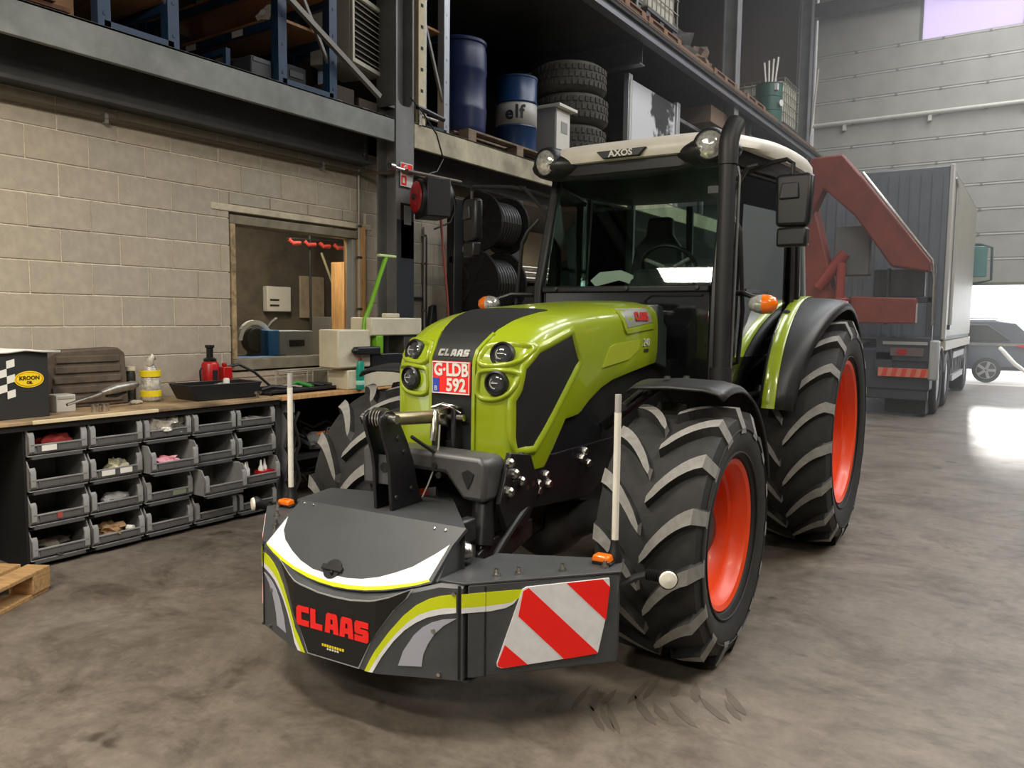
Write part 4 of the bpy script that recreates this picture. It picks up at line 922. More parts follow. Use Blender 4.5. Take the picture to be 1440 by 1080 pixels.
po = M().box((BX-.16, 4.06, 0), (BX-.0, 4.12, .87)).box((BX-.6, 3.99, 0), (BX-.1, 4.06, .87)).obj('support_panel', mat('post_grey', (116, 116, 118), .5), cb, bevel=.004)
wt = thing('worktop', 'long wooden worktop along the block wall, thicker towards the saw', 'worktop', (0, 0, 0))
M().box((WX+.002, 1.15, .884), (BX+.02, 3.97, BZ)).obj('board', PLY, wt, bevel=.003)
M().box((BX-.0, 2.16, .883), (BX+.024, 2.95, BZ+.001)).obj('edge_strip', mat('pale_edge', (214, 196, 160), .6, var=.06), wt, bevel=.003)
M().box((WX+.002, 3.972, .874), (BX+.03, 5.52, BZ+.004)).obj('board', WOODP, wt, bevel=.003)
M().box((BX-.66, 5.3, 0), (BX-.05, 5.36, .873)).box((BX-.66, 4.12, .1), (BX-.63, 5.3, .8)).obj('end_panel', BLACKMAT, wt)
# bins
ROWN = ['bottom row', 'third row from the top', 'second row from the top', 'top row']
COLN = ['leftmost bin', 'second bin from the left', 'middle bin', 'second bin from the right', 'rightmost bin']
def make_bin():
    r = thing('storage_bin', 'x', 'bin', (0, 0, 0), 0, 'grey storage bins under the bench')
    m = M(); w, h, d = .345, .188, .42; t = .007
    m.box((-d, 0, 0), (-.02, w, t)).box((-d, 0, 0), (-d+t, w, h*.95))
    m.box((-.03, .012, .018), (-.018, w-.012, .072)).prism([(-.018, .072), (-.006, .076), (-.006, .064), (-.018, .06)], 'y', .01, w-.01)
    for y in (0, w-t):
        m.prism([(-d, 0), (-.035, 0), (-.006, .03), (-.006, .125), (-.05, h), (-d, h)], 'y', y, y+t)
    for y0, y1 in ((0, .036), (w-.036, w)):
        m.prism([(-.030, .012), (-.006, .03), (-.006, .125), (-.022, .148), (-.034, .142), (-.02, .12)], 'y', y0, y1)
    m.obj('tub', BINGREY, r, bevel=.003, seg=1)
    m = M().box((-.018, .05, .026), (-.012, w-.045, .064))
    for y in (.05, .17, w-.05): m.box((-.018, y, .022), (-.009, y+.008, .068))
    m.obj('label_holder', mat('holder_grey', (88, 88, 88), .5), r)
    M().box((-.05, .02, -.016), (-.012, w-.03, .0)).obj('base_rail', mat('rail_dark_grey', (78, 78, 78), .5), r)
    return r
b0 = make_bin(); BINS = {}
extra = {(0, 3): 'with a dark red cloth in it', (1, 3): 'with a red mark', (2, 3): 'stuffed with clear plastic bags', (4, 3): 'with small pale parts',
         (1, 2): 'with white labels', (2, 2): 'with pink', (3, 1): 'pulled far out', (4, 1): 'with white nozzles', (0, 1): 'with red tab',
         (1, 0): 'with a brown paper bag', (1, 1): 'with pale wadding', (2, 1): 'with green card labels', (0, 0): 'with dark parts'}
for c in range(5):
    for r_ in range(4):
        b = b0 if (c, r_) == (0, 0) else dup(b0)
        pull = {(2, 2): .07, (3, 1): .12, (4, 1): .05}.get((c, r_), random.uniform(-.008, .008))
        b.location = (BX+pull, 2.143+c*.361, .05+r_*.212); b.rotation_euler = (0, 0, random.uniform(-.012, .012))
        e = extra.get((c, r_), ''); b['label'] = ('%s in the %s %s' % (COLN[c], ROWN[r_], e)).strip(); BINS[(c, r_)] = b.location.copy()
# labels on some bins
def card(c, r_, y, w, m, pre='', z=.03):
    p = BINS[(c, r_)]; o = M().box((-.011, y, z), (-.007, y+w, z+.034)).obj('bin_card', m, None, p); single(o, '%ssmall %s card on the %s, %s' % (pre, 'white' if m is PAPER else ('red' if m is REDP else 'grey-green'), COLN[c], ROWN[r_]), 'card', 'cards on the bin fronts')
card(0, 3, .075, .085, PAPER); card(1, 2, .07, .085, PAPER); card(1, 2, .19, .08, PAPER, 'second '); card(0, 1, .15, .03, mat('faded_red_card', (160, 70, 62), .7)); card(2, 1, .19, .1, mat('card_green', (120, 128, 104), .7))
def lump(name, label, cat, loc, size, m, seed, n=14, crease=.25):
    rnd = random.Random(seed); bm = bmesh.new(); bmesh.ops.create_icosphere(bm, subdivisions=3, radius=1)
    for v in bm.verts:
        k = 1+rnd.uniform(-crease, crease)*.6+crease*.6*sin(v.co.x*5+seed)*cos(v.co.y*6+seed*2)
        v.co = V((v.co.x*size[0]*k, v.co.y*size[1]*k, max(-.75, v.co.z)*size[2]*k))
    me = D.meshes.new(name); bm.to_mesh(me); bm.free(); me.materials.append(m); me.shade_smooth(); me.set_sharp_from_angle(angle=rad(40))
    o = link(name, me, None, loc); return single(o, label, cat)
P_ = lambda c, r_, y=.17, x=-.12, z=.06: BINS[(c, r_)]+V((x, y, z))
lump('red_cloth', 'crumpled dark red cloth in the top left bin', 'cloth', P_(0, 3, .19, -.11, .062), (.07, .10, .055), mat('dark_red_cloth', (140, 44, 40), .9), 3)
lump('plastic_bag', 'clear crinkled plastic bags filling the middle top bin', 'bag', P_(2, 3, .17, -.08, .085), (.07, .14, .075), mat('crinkled_film', (176, 170, 158), .12, metal=.35, var=.35, scale=22, bump=.5), 5, crease=.5)
lump('pink_packets', 'pink packets lying in the pulled out second row bin', 'packet', P_(2, 2, .17, -.1, .06), (.06, .085, .03), mat('pink_packet', (220, 60, 90), .4, c2=(240, 190, 200), var=.2, scale=14), 8, crease=.5)
lump('brown_bag', 'brown paper bag in the bottom row bin beside a white cap', 'bag', P_(1, 0, .15, -.12, .075), (.09, .10, .05), mat('kraft_paper', (150, 118, 84), .85), 9, crease=.4)
o = M().cyl((-.06, .25, .075), (-.02, .27, .075), .018).obj('jar_stopper', PAPER, None, BINS[(1, 0)]); single(o, 'white cap in the bottom row bin beside the paper bag', 'cap')
lump('pale_wadding', 'pale lump of wadding in the second bin of the third row', 'wadding', P_(1, 1, .2, -.1, .06), (.06, .09, .045), BINGREY, 12)
lump('packet_heap', 'small clear packets in the bin with two white labels', 'packet', P_(1, 2, .21, -.1, .06), (.05, .07, .05), mat('clear_packets', (170, 166, 140), .3, var=.3, scale=30), 14, crease=.5)
lump('screw_heap', 'heap of small pale parts in the top right bin', 'parts', P_(4, 3, .15, -.08, .05), (.05, .10, .03), mat('screw_heap', (120, 116, 108), .5, var=.5, scale=60), 15, crease=.5)
lump('dark_parts', 'dark oily parts in the lower left bin', 'parts', P_(0, 0, .17, -.15, .04), (.12, .13, .06), mat('oily_parts', (62, 56, 46), .6, var=.4, scale=20), 16, crease=.5)
for i, y in enumerate((.08, .11, .22, .27)):
    o = M().use(PAPER).lathe([(.02, 0), (.02, .05), (.009, .07), (.006, .11), (0, .112)], (0, 0, 0), (0, 0, 1), 12).obj('nozzle_bottle', None, None, BINS[(4, 1)]+V((-.08-.02*(i % 2), y, .055)))
    single(o, ['first', 'second', 'third', 'fourth'][i]+' white nozzle bottle from the left in the third row right bin', 'bottle', 'nozzle bottles in the right bin')
o = M().box((-.12, .19, .06), (-.03, .31, .085)).obj('red_carton', REDP, None, BINS[(4, 1)]); single(o, 'flat red carton below white nozzles in the right bin', 'carton')
for n_, yy in (('cable_coil', 4.02),):
    m = M()
    for k in range(4): m.tube([(BX+.03+.012*k, yy+.05*sin(t*2.1+k)*.6+.02*k, .06+t*.09) for t in range(9)], .014, 6)
    single(m.obj('hanging_cables', BLACKPL), 'black cables hanging in front of the grey bench post', 'cable')
# junk under the thick end of the worktop
for i, (z0, sd) in enumerate(((.30, 1), (.45, 2), (.12, 3))):
    m = M(); rnd = random.Random(sd)
    pts = [(BX-.1-rnd.random()*.3, 4.22+k*.13, z0+rnd.uniform(.0, .16)) for k in range(8)]
    m.tube(pts, .03, 8); m.tube([(x-.05, y, z+.06) for x, y, z in pts[::-1]], .018, 8)
    single(m.obj('black_hose', BLACKPL), ['black hose loop on the middle of the shelf under the worktop end', 'black hose loop topmost under the worktop end', 'black hose loop lowest under the worktop end'][i], 'hose')
o = M().prism([(-.1, 0), (.1, 0), (.12, .14), (-.12, .14)], 'x', -.12, .12).obj('orange_tool_case', mat('orange_case', (214, 122, 50), .5), None, (BX-.12, 4.62, .40), bevel=.02); single(o, 'orange tool case among hoses under the worktop', 'case')
M().tube([(0, -.06, .14), (0, -.05, .18), (0, .05, .18), (0, .06, .14)], .012).obj('handle', BLACKPL, o)
o = M().box((BX-.55, 4.13, .36), (BX-.06, 5.29, .39)).obj('low_shelf', BLACKMAT); single(o, 'dark shelf under the worktop end carrying hoses', 'shelf')
o = lump('rag_heap', 'grey rag heap under the worktop beside the orange case', 'rag', (BX-.2, 4.5, .47), (.10, .14, .07), mat('grey_rag', (96, 94, 92), .9), 22)

# ---- things on the worktop
ob = thing('oil_box', 'black oil carton with chequered flag print and yellow oval badge', 'carton', (-5.16, 1.98, BZ), rad(3))
CART = mat('carton_black', (38, 38, 38), .55)
M().box((-.16, -.35, 0), (.15, .35, .40)).obj('carton', CART, ob, bevel=.004)
M().box((-.165, .02, 0), (.158, .026, .402)).obj('fold_line', mat('carton_edge', (90, 90, 86), .6), ob)
x = .152
M().lathe([(1, 0), (1, .002), (0, .002)], (0, 0, 0), (1, 0, 0), 36, T=Matrix.Translation((x, .235, .235)) @ Matrix.Diagonal((1, .085, .05, 1))).obj('oval_badge', YELLOW, ob)
M().lathe([(1, 0), (1, .002), (0, .002)], (0, 0, 0), (1, 0, 0), 36, T=Matrix.Translation((x+.0008, .235, .235)) @ Matrix.Diagonal((1, .078, .044, 1))).obj('badge_ring', mat('badge_orange', (206, 96, 24), .5), ob)
M().lathe([(1, 0), (1, .002), (0, .002)], (0, 0, 0), (1, 0, 0), 36, T=Matrix.Translation((x+.0016, .235, .235)) @ Matrix.Diagonal((1, .074, .040, 1))).obj('badge_fill', YELLOW, ob)
text('badge_text', 'KROON', .032, mat('badge_text', (70, 24, 14), .5), ob, face((x+.0045, .235, .242), (1, 0, 0)), bold=.001); text('badge_text', 'OIL', .022, mat('badge_text', (70, 24, 14)), ob, face((x+.0045, .235, .215), (1, 0, 0)), bold=.001)
for i in range(3):
    for j in range(5):
        if (i+j) % 2 == 0:
            y0 = .02+i*.045; z0 = .10+j*.045+i*.012
            M().prism([(y0, z0), (y0+.045, z0+.012), (y0+.045, z0+.057), (y0, z0+.045)], 'x', x, x+.0015).obj('flag_check', PAPER, ob)
o = M().prism([(-.33, .10), (-.02, .10), (-.02, .19), (-.33, .20)], 'x', x, x+.0015).obj('print_panel', mat('cream_print', (206, 200, 170), .6), ob)
M().lathe([(1, 0), (1, .002), (0, .002)], (0, 0, 0), (1, 0, 0), 24, T=Matrix.Translation((x, -.12, .33)) @ Matrix.Diagonal((1, .07, .045, 1))).obj('oval_badge', YELLOW, ob)
o = M().loft([[(-5.36, 1.5+i*.1, BZ+.41+.02*sin(i*1.3)), (-5.2, 1.5+i*.1, BZ+.425-.012*i/4+.012*sin(i*1.1+1)), (-5.0, 1.5+i*.1, BZ+.41+.008*sin(i*2))] for i in range(10)]).obj('paper_sheets', PAPER); o.modifiers.new('t', 'SOLIDIFY').thickness = .012
single(o, 'loose white papers lying on top of the black carton', 'paper')
t = thing('crate', 'dark brown dusty slatted case standing behind the carton', 'crate', (-5.38, 2.74, BZ))
m_ = mat('dusty_case', (84, 72, 60), .75, var=.2, scale=8)
M().prism([(-.29, 0), (.27, 0), (.25, .36), (.20, .40), (-.22, .385), (-.30, .33)], 'x', -.10, .06).obj('case_body', m_, t, bevel=.012)
for i in range(5): M().box((.06, -.26+.01*i, .03+i*.068), (.072, .22-.004*i, .078+i*.068)).obj('slat', m_, t, bevel=.006)
o = M().box((-.06, -.06, 0), (.06, .06, .11)).obj('white_carton', mat('off_white_carton', (186, 182, 172), .7), None, (-5.22, 2.50, BZ), bevel=.003); single(o, 'small off-white carton between black carton and torque wrench', 'carton'); M().box((.061, -.05, .085), (.064, .05, .1)).obj('tape', mat('carton_tape', (160, 156, 146), .5), o)
t = thing('spray_can', 'dark spray can with a cream cap beside the brown case', 'can', (-5.42, 3.08, BZ))
M().lathe([(.032, 0), (.034, .004), (.034, .2), (.028, .22), (.015, .225)], n=20).obj('can_body', mat('dark_can', (46, 46, 44), .35, var=.4, scale=30), t)
M().lathe([(.033, .222), (.036, .225), (.036, .255), (.0, .258)], n=20).obj('cap', CREAM, t)
t = thing('ratchet', 'long steel air ratchet lying on the worktop front', 'tool', (-5.06, 2.64, BZ+.07), rad(8))
M().tube([(0, -.20, -.01), (-.01, -.05, .02), (-.02, .05, .04)], [.009, .011, .013], 10).obj('shaft', CHROME, t)
M().tube([(-.02, .05, .042), (-.03, .16, .062), (-.04, .30, .075), (-.045, .34, .08)], [.018, .032, .03, .022], 14).obj('grip', mat('worn_alloy', (140, 136, 126), .35, metal=.7, var=.2), t, smooth=60)
M().tube([(-.06, .12, .02), (-.07, .2, .01), (-.08, .28, .03)], .014, 8).obj('lever', BLACKPL, t)
for i, yy in enumerate((2.60, 2.665)):
    o = M().lathe([(.022, 0), (.024, .006), (.024, .05), (.02, .054), (.014, .054), (.014, .02)], n=18).obj('socket', CHROME, None, (-5.0, yy, BZ)); single(o, ['left of two steel sockets below the air ratchet', 'right of two steel sockets below the air ratchet'][i], 'socket')
o = lump('putty_lump', 'small beige lump on the worktop left of the clear bag', 'lump', (-5.25, 3.02, BZ+.012), (.03, .045, .016), CREAM, 31)
t = thing('bagged_bottle', 'clear bag of parts with two yellow labels on the worktop', 'bag', (-5.33, 3.18, BZ))
M().lathe([(.055, 0), (.07, .02), (.066, .10), (.06, .19), (.045, .24), (.03, .27)], n=20).obj('bag_body', mat('clear_bag', (186, 180, 168), .2, metal=.2, var=.3, scale=18, bump=.4), t, smooth=60)
M().tube([(0, .0, .25), (.02, -.02, .29), (.03, .0, .33), (.01, .03, .31)], [.03, .03, .02, .012], 10).obj('bag_neck', mat('clear_bag', (186, 180, 168)), t, smooth=60)
for z in (.18, .035): M().lathe([(.066, 0), (.071, .003), (.071, .045), (.064, .048)], (0, 0, z), n=20, caps=False).obj('label_band', YELLOW, t)
t = thing('drip_tray', 'black plastic tray of sockets on the worktop', 'tray', (-5.18, 3.62, BZ), rad(-4))
m = M().prism([(-.24, .005), (.24, .005), (.30, .12), (-.30, .12)], 'x', .14, .155).prism([(-.24, .005), (.24, .005), (.30, .12), (-.30, .12)], 'x', -.155, -.14).box((-.15, -.24, 0), (.15, .24, .008))
for s in (1, -1): m.add([(-.14, s*.24, .0), (.14, s*.24, .0), (.14, s*.30, .12), (-.14, s*.30, .12), (-.14, s*.228, .0), (.14, s*.228, .0), (.14, s*.288, .12), (-.14, s*.288, .12)], [(0, 1, 2, 3), (7, 6, 5, 4), (0, 3, 7, 4), (1, 5, 6, 2), (3, 2, 6, 7), (0, 4, 5, 1)])
m.obj('tray_shell', BLACKPL, t, bevel=.004)
o = M().tube([(0, 0, 0), (.0, .18, .05), (0, .24, .06)], .012, 8).obj('spanner', CHROME, None, (-5.16, 3.42, BZ+.05)); single(o, 'steel spanner lying inside the black tray', 'spanner')
o = M().lathe([(.022, 0), (.024, .005), (.024, .09), (.018, .1), (.012, .1)], n=16).obj('long_socket', PAPER, None, (-5.14, 3.68, BZ+.05)); single(o, 'pale long socket standing up in the black tray', 'socket')
# bottle jack
t = thing('bottle_jack', 'red hydraulic bottle jack with black screw top against the wall', 'jack', (-5.40, 3.72, BZ))
M().box((-.09, -.11, 0), (.09, .11, .03)).obj('base', REDP, t, bevel=.008)
M().lathe([(.062, .03), (.066, .04), (.066, .24), (.055, .262), (.04, .27)], n=24).obj('cylinder', REDP, t, smooth=40)
M().lathe([(.048, .262), (.05, .285), (.034, .295), (.026, .30), (.026, .37), (.036, .375), (.036, .395), (0, .396)], n=20).obj('screw_top', BLACKPAINT, t)
M().box((-.03, .09, .03), (.05, .17, .22)).cyl((.0, .13, .22), (.0, .13, .25), .02).obj('pump_body', REDP, t, bevel=.008)
M().tube([(.06, -.12, .03), (.06, -.13, .2), (.04, -.1, .22)], .008).obj('handle_clip', STEEL, t)
M().box((.055, -.02, .06), (.068, .02, .2)).obj('label_strip', BLACKMAT, t)
o = M().tube([(-5.42, 3.88, BZ+.21), (-5.42, 4.0, BZ+.23), (-5.42, 4.15, BZ+.16), (-5.40, 4.3, BZ+.03), (-5.35, 4.42, BZ+.012)], .012, 8).obj('jack_hose', BLACKPL); single(o, 'black hose curving from the red jack down to the worktop', 'hose')
m = M(); rnd = random.Random(5)
for k in range(6): m.tube([(-5.30+rnd.uniform(-.1, .1), 4.0+i*.09, BZ+.013+rnd.uniform(0, .02)) for i in range(5)], .009, 6)
single(m.obj('tool_bundle', STEEL), 'loose bundle of dark rods and cables on the worktop behind the tray', 'rods')
o = M().lathe([(.012, 0), (.012, .03), (.03, .035), (.03, .05), (0, .052)], n=14).obj('bolt_head', CHROME, None, (-4.93, 3.80, BZ)); single(o, 'single bright bolt standing near the worktop edge', 'bolt')
t = thing('parts_tray', 'black tray heaped with tools and a green strap by the saw', 'tray', (-5.10, 4.30, BZ+.004))
M().box((-.14, -.34, 0), (.14, .34, .02)).box((-.14, -.34, 0), (-.13, .34, .05)).box((.13, -.34, 0), (.14, .34, .04)).obj('tray_shell', BLACKPL, t, bevel=.004)
for i, (y, c_) in enumerate(((-.2, STEEL), (-.06, CHROME), (.05, mat('green_strap', (60, 150, 60), .6)), (.18, BLACKPL), (.27, STEEL))):
    nm = ('spanner', 'bright_wrench', 'green_strap', 'black_grip', 'pliers')[i]
    o = M().tube([(-.06, y-.08, .03), (-.02, y, .055+.02*(i == 2)), (.05, y+.09, .04), (.02, y+.13, .03)], .016, 8).obj(nm, c_, None, t.location+V((0, 0, .0)))
    single(o, ['dull spanner lying leftmost in the tools tray', 'bright wrench in the tools tray by the saw', 'green strap coil lying on the tools tray', 'black grip lying on the tools tray', 'steel pliers at the saw end of the tools tray'][i], 'tool')
t = thing('organizer', 'open grey wire organiser box on the worktop below the window', 'organiser', (-5.38, 4.72, BZ+.004))
m = M()
for z in (.0, .14): m.tube([(-.1, -.3, z+.008), (.1, -.3, z+.008), (.1, .3, z+.008), (-.1, .3, z+.008), (-.1, -.3, z+.008)], .008, 6)
for y in (-.3, -.12, .12, .3):
    for x in (-.1, .1): m.cyl((x, y, 0), (x, y, .15), .008, n=6)
m.obj('wire_frame', mat('pale_wire', (176, 172, 156), .5), t); M().box((-.1, .12, .01), (.1, .3, .13)).obj('inner_box', mat('box_grey', (104, 102, 92), .6), t, bevel=.004)
# teal can, small tins
t = thing('teal_can', 'teal spray can on the wooden worktop in front of the saw', 'can', (-4.84, 4.80, BZ+.004))
M().lathe([(.036, 0), (.038, .004), (.038, .22), (.03, .245), (.016, .25)], n=22).obj('can_body', TEAL, t)
M().lathe([(.016, .25), (.016, .262), (.012, .27), (.0, .271)], n=14).obj('nozzle', REDP, t); M().lathe([(.0385, .04), (.0392, .042), (.0392, .075), (.0385, .077)], n=22, caps=False).obj('label_band', mat('pale_teal', (170, 220, 206), .5), t)
# band saw
t = thing('band_saw', 'cream metal band saw with long green lever at the end of the bench', 'saw', (-4.90, 4.97, BZ+.004))
M().box((-.18, -.42, .19), (.06, -.04, .515)).obj('drive_housing', CREAM, t, bevel=.012)
M().box((-.18, -.05, .46), (.08, .62, .62)).obj('bow_cover', CREAM, t, bevel=.012)
M().box((-.02, .18, .62), (.04, .36, .66)).obj('top_handle', CREAM, t, bevel=.01)
M().box((-.16, .40, .10), (.06, .60, .46)).obj('wheel_cover', mat('saw_dark', (58, 62, 50), .5), t, bevel=.01)
M().box((-.2, -.30, 0), (.05, .50, .17)).obj('saw_base', CREAM, t, bevel=.012)
M().box((-.16, -.03, .17), (.06, .5, .30)).obj('vice_bed', BLACKPAINT, t, bevel=.01)
M().box((.06, -.26, .30), (.13, .02, .37)).cyl((.10, -.3, .335), (.10, -.22, .335), .02).obj('tension_knob', BLACKPL, t, bevel=.015)
M().box((.0, .02, .30), (.08, .10, .46)).obj('blade_guide', GREENP, t, bevel=.006)
M().cyl((.02, .2, .3), (.02, .2, .46), .02).cyl((.0, .42, .3), (.0, .42, .46), .012).obj('guide_post', STEEL, t)
lv = M().tube([(.0, -.06, .51), (.0, -.05, .60), (.0, .02, .72), (.0, .12, .95), (.0, .22, 1.16)], .021, 12).obj('lever', GREENP, t, smooth=60)
M().box((-.02, .12, 1.16), (.02, .34, 1.185)).obj('lever_grip', mat('pale_green', (196, 220, 150), .5), lv, bevel=.008)
o = M().box((-5.08, 5.83, 0), (-4.86, 6.12, .7)).obj('tool_stand', BLACKMAT, None, None, bevel=.01); single(o, 'dark floor cabinet behind the tractor front wheel by the column', 'cabinet')
o = M().prism([(-.12, 0), (.12, 0), (.05, .62), (-.02, .60)], 'x', -.03, .03).obj('black_lever', BLACKPL, None, (-5.3, 6.3, 1.05), bevel=.01); single(o, 'black angled lever standing against the block wall right of the column', 'lever')
# ================================================================ ON AND UNDER THE MEZZANINE
MZ = 3.392
def upright(x, y, z1=6.0, w=.085):
    m = M().box((x-w, y-w/2, MZ), (x, y+w/2, z1))
    for k in range(8): m.box((x-.001, y-.008, MZ+.08+k*.22), (x+.004, y+.008, MZ+.10+k*.22))
    return m
def rack(label, y0, y1, levels, xd=-7.0, silver=False):
    t = thing('shelf_rack', label, 'rack', (0, 0, 0), 0, 'blue shelf racks on the mezzanine')
    for y in (y0, y1):
        for x in (-5.14, xd):
            upright(x, y).obj('upright', BLUE if not (silver and x > -6) else mat('silver_upright', (170, 174, 180), .35, metal=.4), t)
    for x in (-5.16, xd-.02): M().box((x-.02, y0, MZ), (x+.02, y1, MZ+.05)).obj('foot_tie', BLUE, t)
    for i in range(2):
        z = MZ+.25+i*.85
        o = M().tube([(-5.17, y0, z+.9*(1-i % 2)-.0), (-5.17, y1, z+.9*(i % 2)+.0)], .018, 4, sq=True).obj('brace', mat('rack_brace', (128, 126, 120), .5, metal=.3), t)
    for z in levels:
        for y in (y0, y1): M().box((xd, y-.02, z-.06), (-5.2, y+.02, z)).obj('beam', BLUE, t)
        M().box((xd, y0-.02, z), (-5.2, y1+.02, z+.022)).obj('shelf_board', BOARD, t)
    return t
r1 = rack('blue shelf rack at the picture edge, first on the mezzanine', 2.82, 3.31, (3.72, 4.25))
r2 = rack('blue shelf rack with a white cloth on its board, middle of the mezzanine', 4.26, 4.80, (3.91, 4.22, 4.7))
for t_, y, zz in ((r1, 2.78, 3.655), (r2, 4.238, 3.845)):
    for x in (-5.75, -6.4): M().box((x, y-.004, zz+.005), (x+.14, y+.0, zz+.055)).obj('shelf_label', PAPER, t_)
rack('blue rack with a silver front post beside the steel column', 5.98, 6.34, (4.4,), silver=True)
lump('white_cloth', 'crumpled white cloth on the shelf edge of the mezzanine', 'cloth', (-5.32, 4.27, 3.965), (.11, .05, .06), PAPER, 41, crease=.4)
o = M().box((-5.7, 4.0, MZ), (-5.2, 4.2, MZ+.17)).obj('dark_crate', DARKGREY, bevel=.01); single(o, 'dark grey crate low on the mezzanine below the brown board', 'crate'); M().box((-5.2, 4.02, MZ+.13), (-5.195, 4.18, MZ+.16)).obj('rim', mat('crate_rim', (70, 70, 72), .5), o)
o = M().use(BLUE).box((-5.86, 3.92, MZ+.19), (-5.40, 3.96, MZ+.235)).box((-5.44, 3.92, MZ), (-5.4, 3.96, MZ+.19)).box((-5.86, 3.92, MZ), (-5.82, 3.96, MZ+.19)).obj('blue_trestle', None); single(o, 'low blue angle trestle between the racks', 'trestle')
o = M().box((-5.7, 4.38, MZ), (-5.25, 4.6, MZ+.22)).obj('black_box', BLACKMAT, bevel=.015); single(o, 'black box standing between the posts of the middle rack', 'box'); M().box((-5.25, 4.42, MZ+.12), (-5.244, 4.56, MZ+.17)).obj('grip', DARKGREY, o)
o = M().prism([(4.30, MZ+.40), (4.62, MZ+.45), (4.72, MZ+.40), (4.72, MZ+.05), (4.64, MZ+.05)], 'x', -6.3, -6.1).obj('grey_cover', mat('dusty_cover', (120, 112, 102), .8)); single(o, 'grey dusty cover behind the black box on the rack', 'cover')
# cartons and timber at the edge
for i, (y0, y1, zz, hh, mm) in enumerate(((1.7, 2.26, MZ, .5, mat('carton_a', (172, 140, 104), .8, var=.05)), (2.3, 2.72, MZ, .55, mat('carton_b', (150, 118, 84), .8, var=.05)))):
    o = M().box((-6.0, y0, zz), (-5.32, y1, zz+hh)).obj('cardboard_carton', mm, bevel=.006); single(o, ['pale cardboard carton at the far picture edge of the mezzanine', 'browner cardboard carton next to the first blue post'][i], 'carton')
    M().box((-5.319, y0+.02, zz+hh*.6), (-5.316, y1-.02, zz+hh*.72)).obj('tape', mat('tape_brown', (120, 90, 60), .4), o)
for i in range(3):
    o = M().box((-5.34+.05*i, 1.6, MZ+.002+.03*i), (-5.20+.03*i, 2.72-.1*i, MZ+.028+.03*i)).obj('loose_board', mat('bark_board', (96, 62, 42), .8, var=.25, scale=9)); single(o, ['lowest brown loose board on the mezzanine edge', 'middle brown loose board on the mezzanine edge', 'topmost brown loose board on the mezzanine edge'][i], 'board')
# heater
t = thing('unit_heater', 'cream hanging air heater with black louvred front', 'heater', (-5.28, 5.33, 3.80), rad(14))
M().box((-.42, -.27, 0), (.0, .27, .62)).obj('housing', mat('heater_cream', (186, 180, 162), .45), t, bevel=.008)
M().box((.0, -.235, .045), (.006, .235, .575)).obj('dark_inside', BLACKMAT, t)
fm = M()
for a, b_ in (((.0, -.27, 0), (.03, -.235, .62)), ((.0, .235, 0), (.03, .27, .62)), ((.0, -.235, 0), (.03, .235, .04)), ((.0, -.235, .58), (.03, .235, .62))): fm.box(a, b_)
fm.obj('front_frame', mat('heater_cream', (186, 180, 162)), t, bevel=.004)
for k in range(10): M().box((-.02, -.233, 0), (.02, .233, .006), Matrix.Translation((.012, 0, .072+k*.052)) @ Matrix.Rotation(rad(28), 4, 'Y')).obj('louvre', mat('heater_cream', (186, 180, 162)), t)
M().tube([(-.2, 0, .62), (-.2, .05, 1.3)], .05).obj('duct', DARKGREY, t)
o = M().tube([(-5.06, 4.1, 4.12), (-5.06, 5.28, 3.52)], .03, 4, sq=True).obj('diagonal_bar', mat('steel_brace', (124, 120, 112), .45, metal=.4)); single(o, 'long grey diagonal steel brace bar above the galvanised edge', 'bar')
for i, (y, z) in enumerate(((5.28, 3.48), (5.36, 3.45))):
    o = M().box((-5.6, 4.9+i*.36, MZ), (-5.3, 5.2+i*.3, MZ+.2-.05*i)).obj('dark_carton', mat('brown_dark_carton', (70, 58, 48), .8), bevel=.005); single(o, ['dark carton under the air heater', 'dark carton between the heater and the steel column'][i], 'carton'); M().box((-5.3, 4.95+i*.36, MZ+.05), (-5.297, 5.05+i*.33, MZ+.075)).obj('label_strip', mat('grey_label', (130, 128, 122), .6), o)
# column fittings
o = M().box((-5.16, 5.86, MZ), (-5.1, 5.96, 5.2)).obj('perforated_strip', mat('strip_cream', (206, 192, 158), .6, var=.06)); single(o, 'tall cream perforated strip beside the steel column', 'strip')
for k in range(9): M().box((-5.0995, 5.89, MZ+.12+k*.2), (-5.097, 5.925, MZ+.15+k*.2)).obj('slot', BLACKMAT, o)
o = M().box((-5.55, 6.02, MZ+.1), (-5.3, 6.2, MZ+.5)).obj('timber_block', WOODP, bevel=.01); single(o, 'pale timber block on the mezzanine right of the column', 'block')
t = thing('tap_handle', 'grey steel lever valve on a short pipe beside the column', 'valve', (-5.1, 5.88, MZ))
M().cyl((0, 0, 0), (0, 0, .16), .022).obj('pipe', CHROME, t); M().tube([(0, -.04, .17), (.02, .12, .145), (.03, .33, .12)], .024, 8).obj('lever', STEEL, t); M().tube([(0, .03, .1), (.02, .24, .09)], .014, 8).obj('arm', CHROME, t)
o = M().tube([(-5.08, 5.72, 3.62), (-5.06, 5.86, 3.52), (-5.04, 6.06, 3.34), (-5.05, 6.18, 3.12), (-5.05, 6.08, 2.98), (-5.06, 5.9, 2.92), (-5.07, 5.6, 2.93)], .008, 6).obj('loop_cable', BLACKPL); single(o, 'black cable looping from the column over the galvanised edge', 'cable')
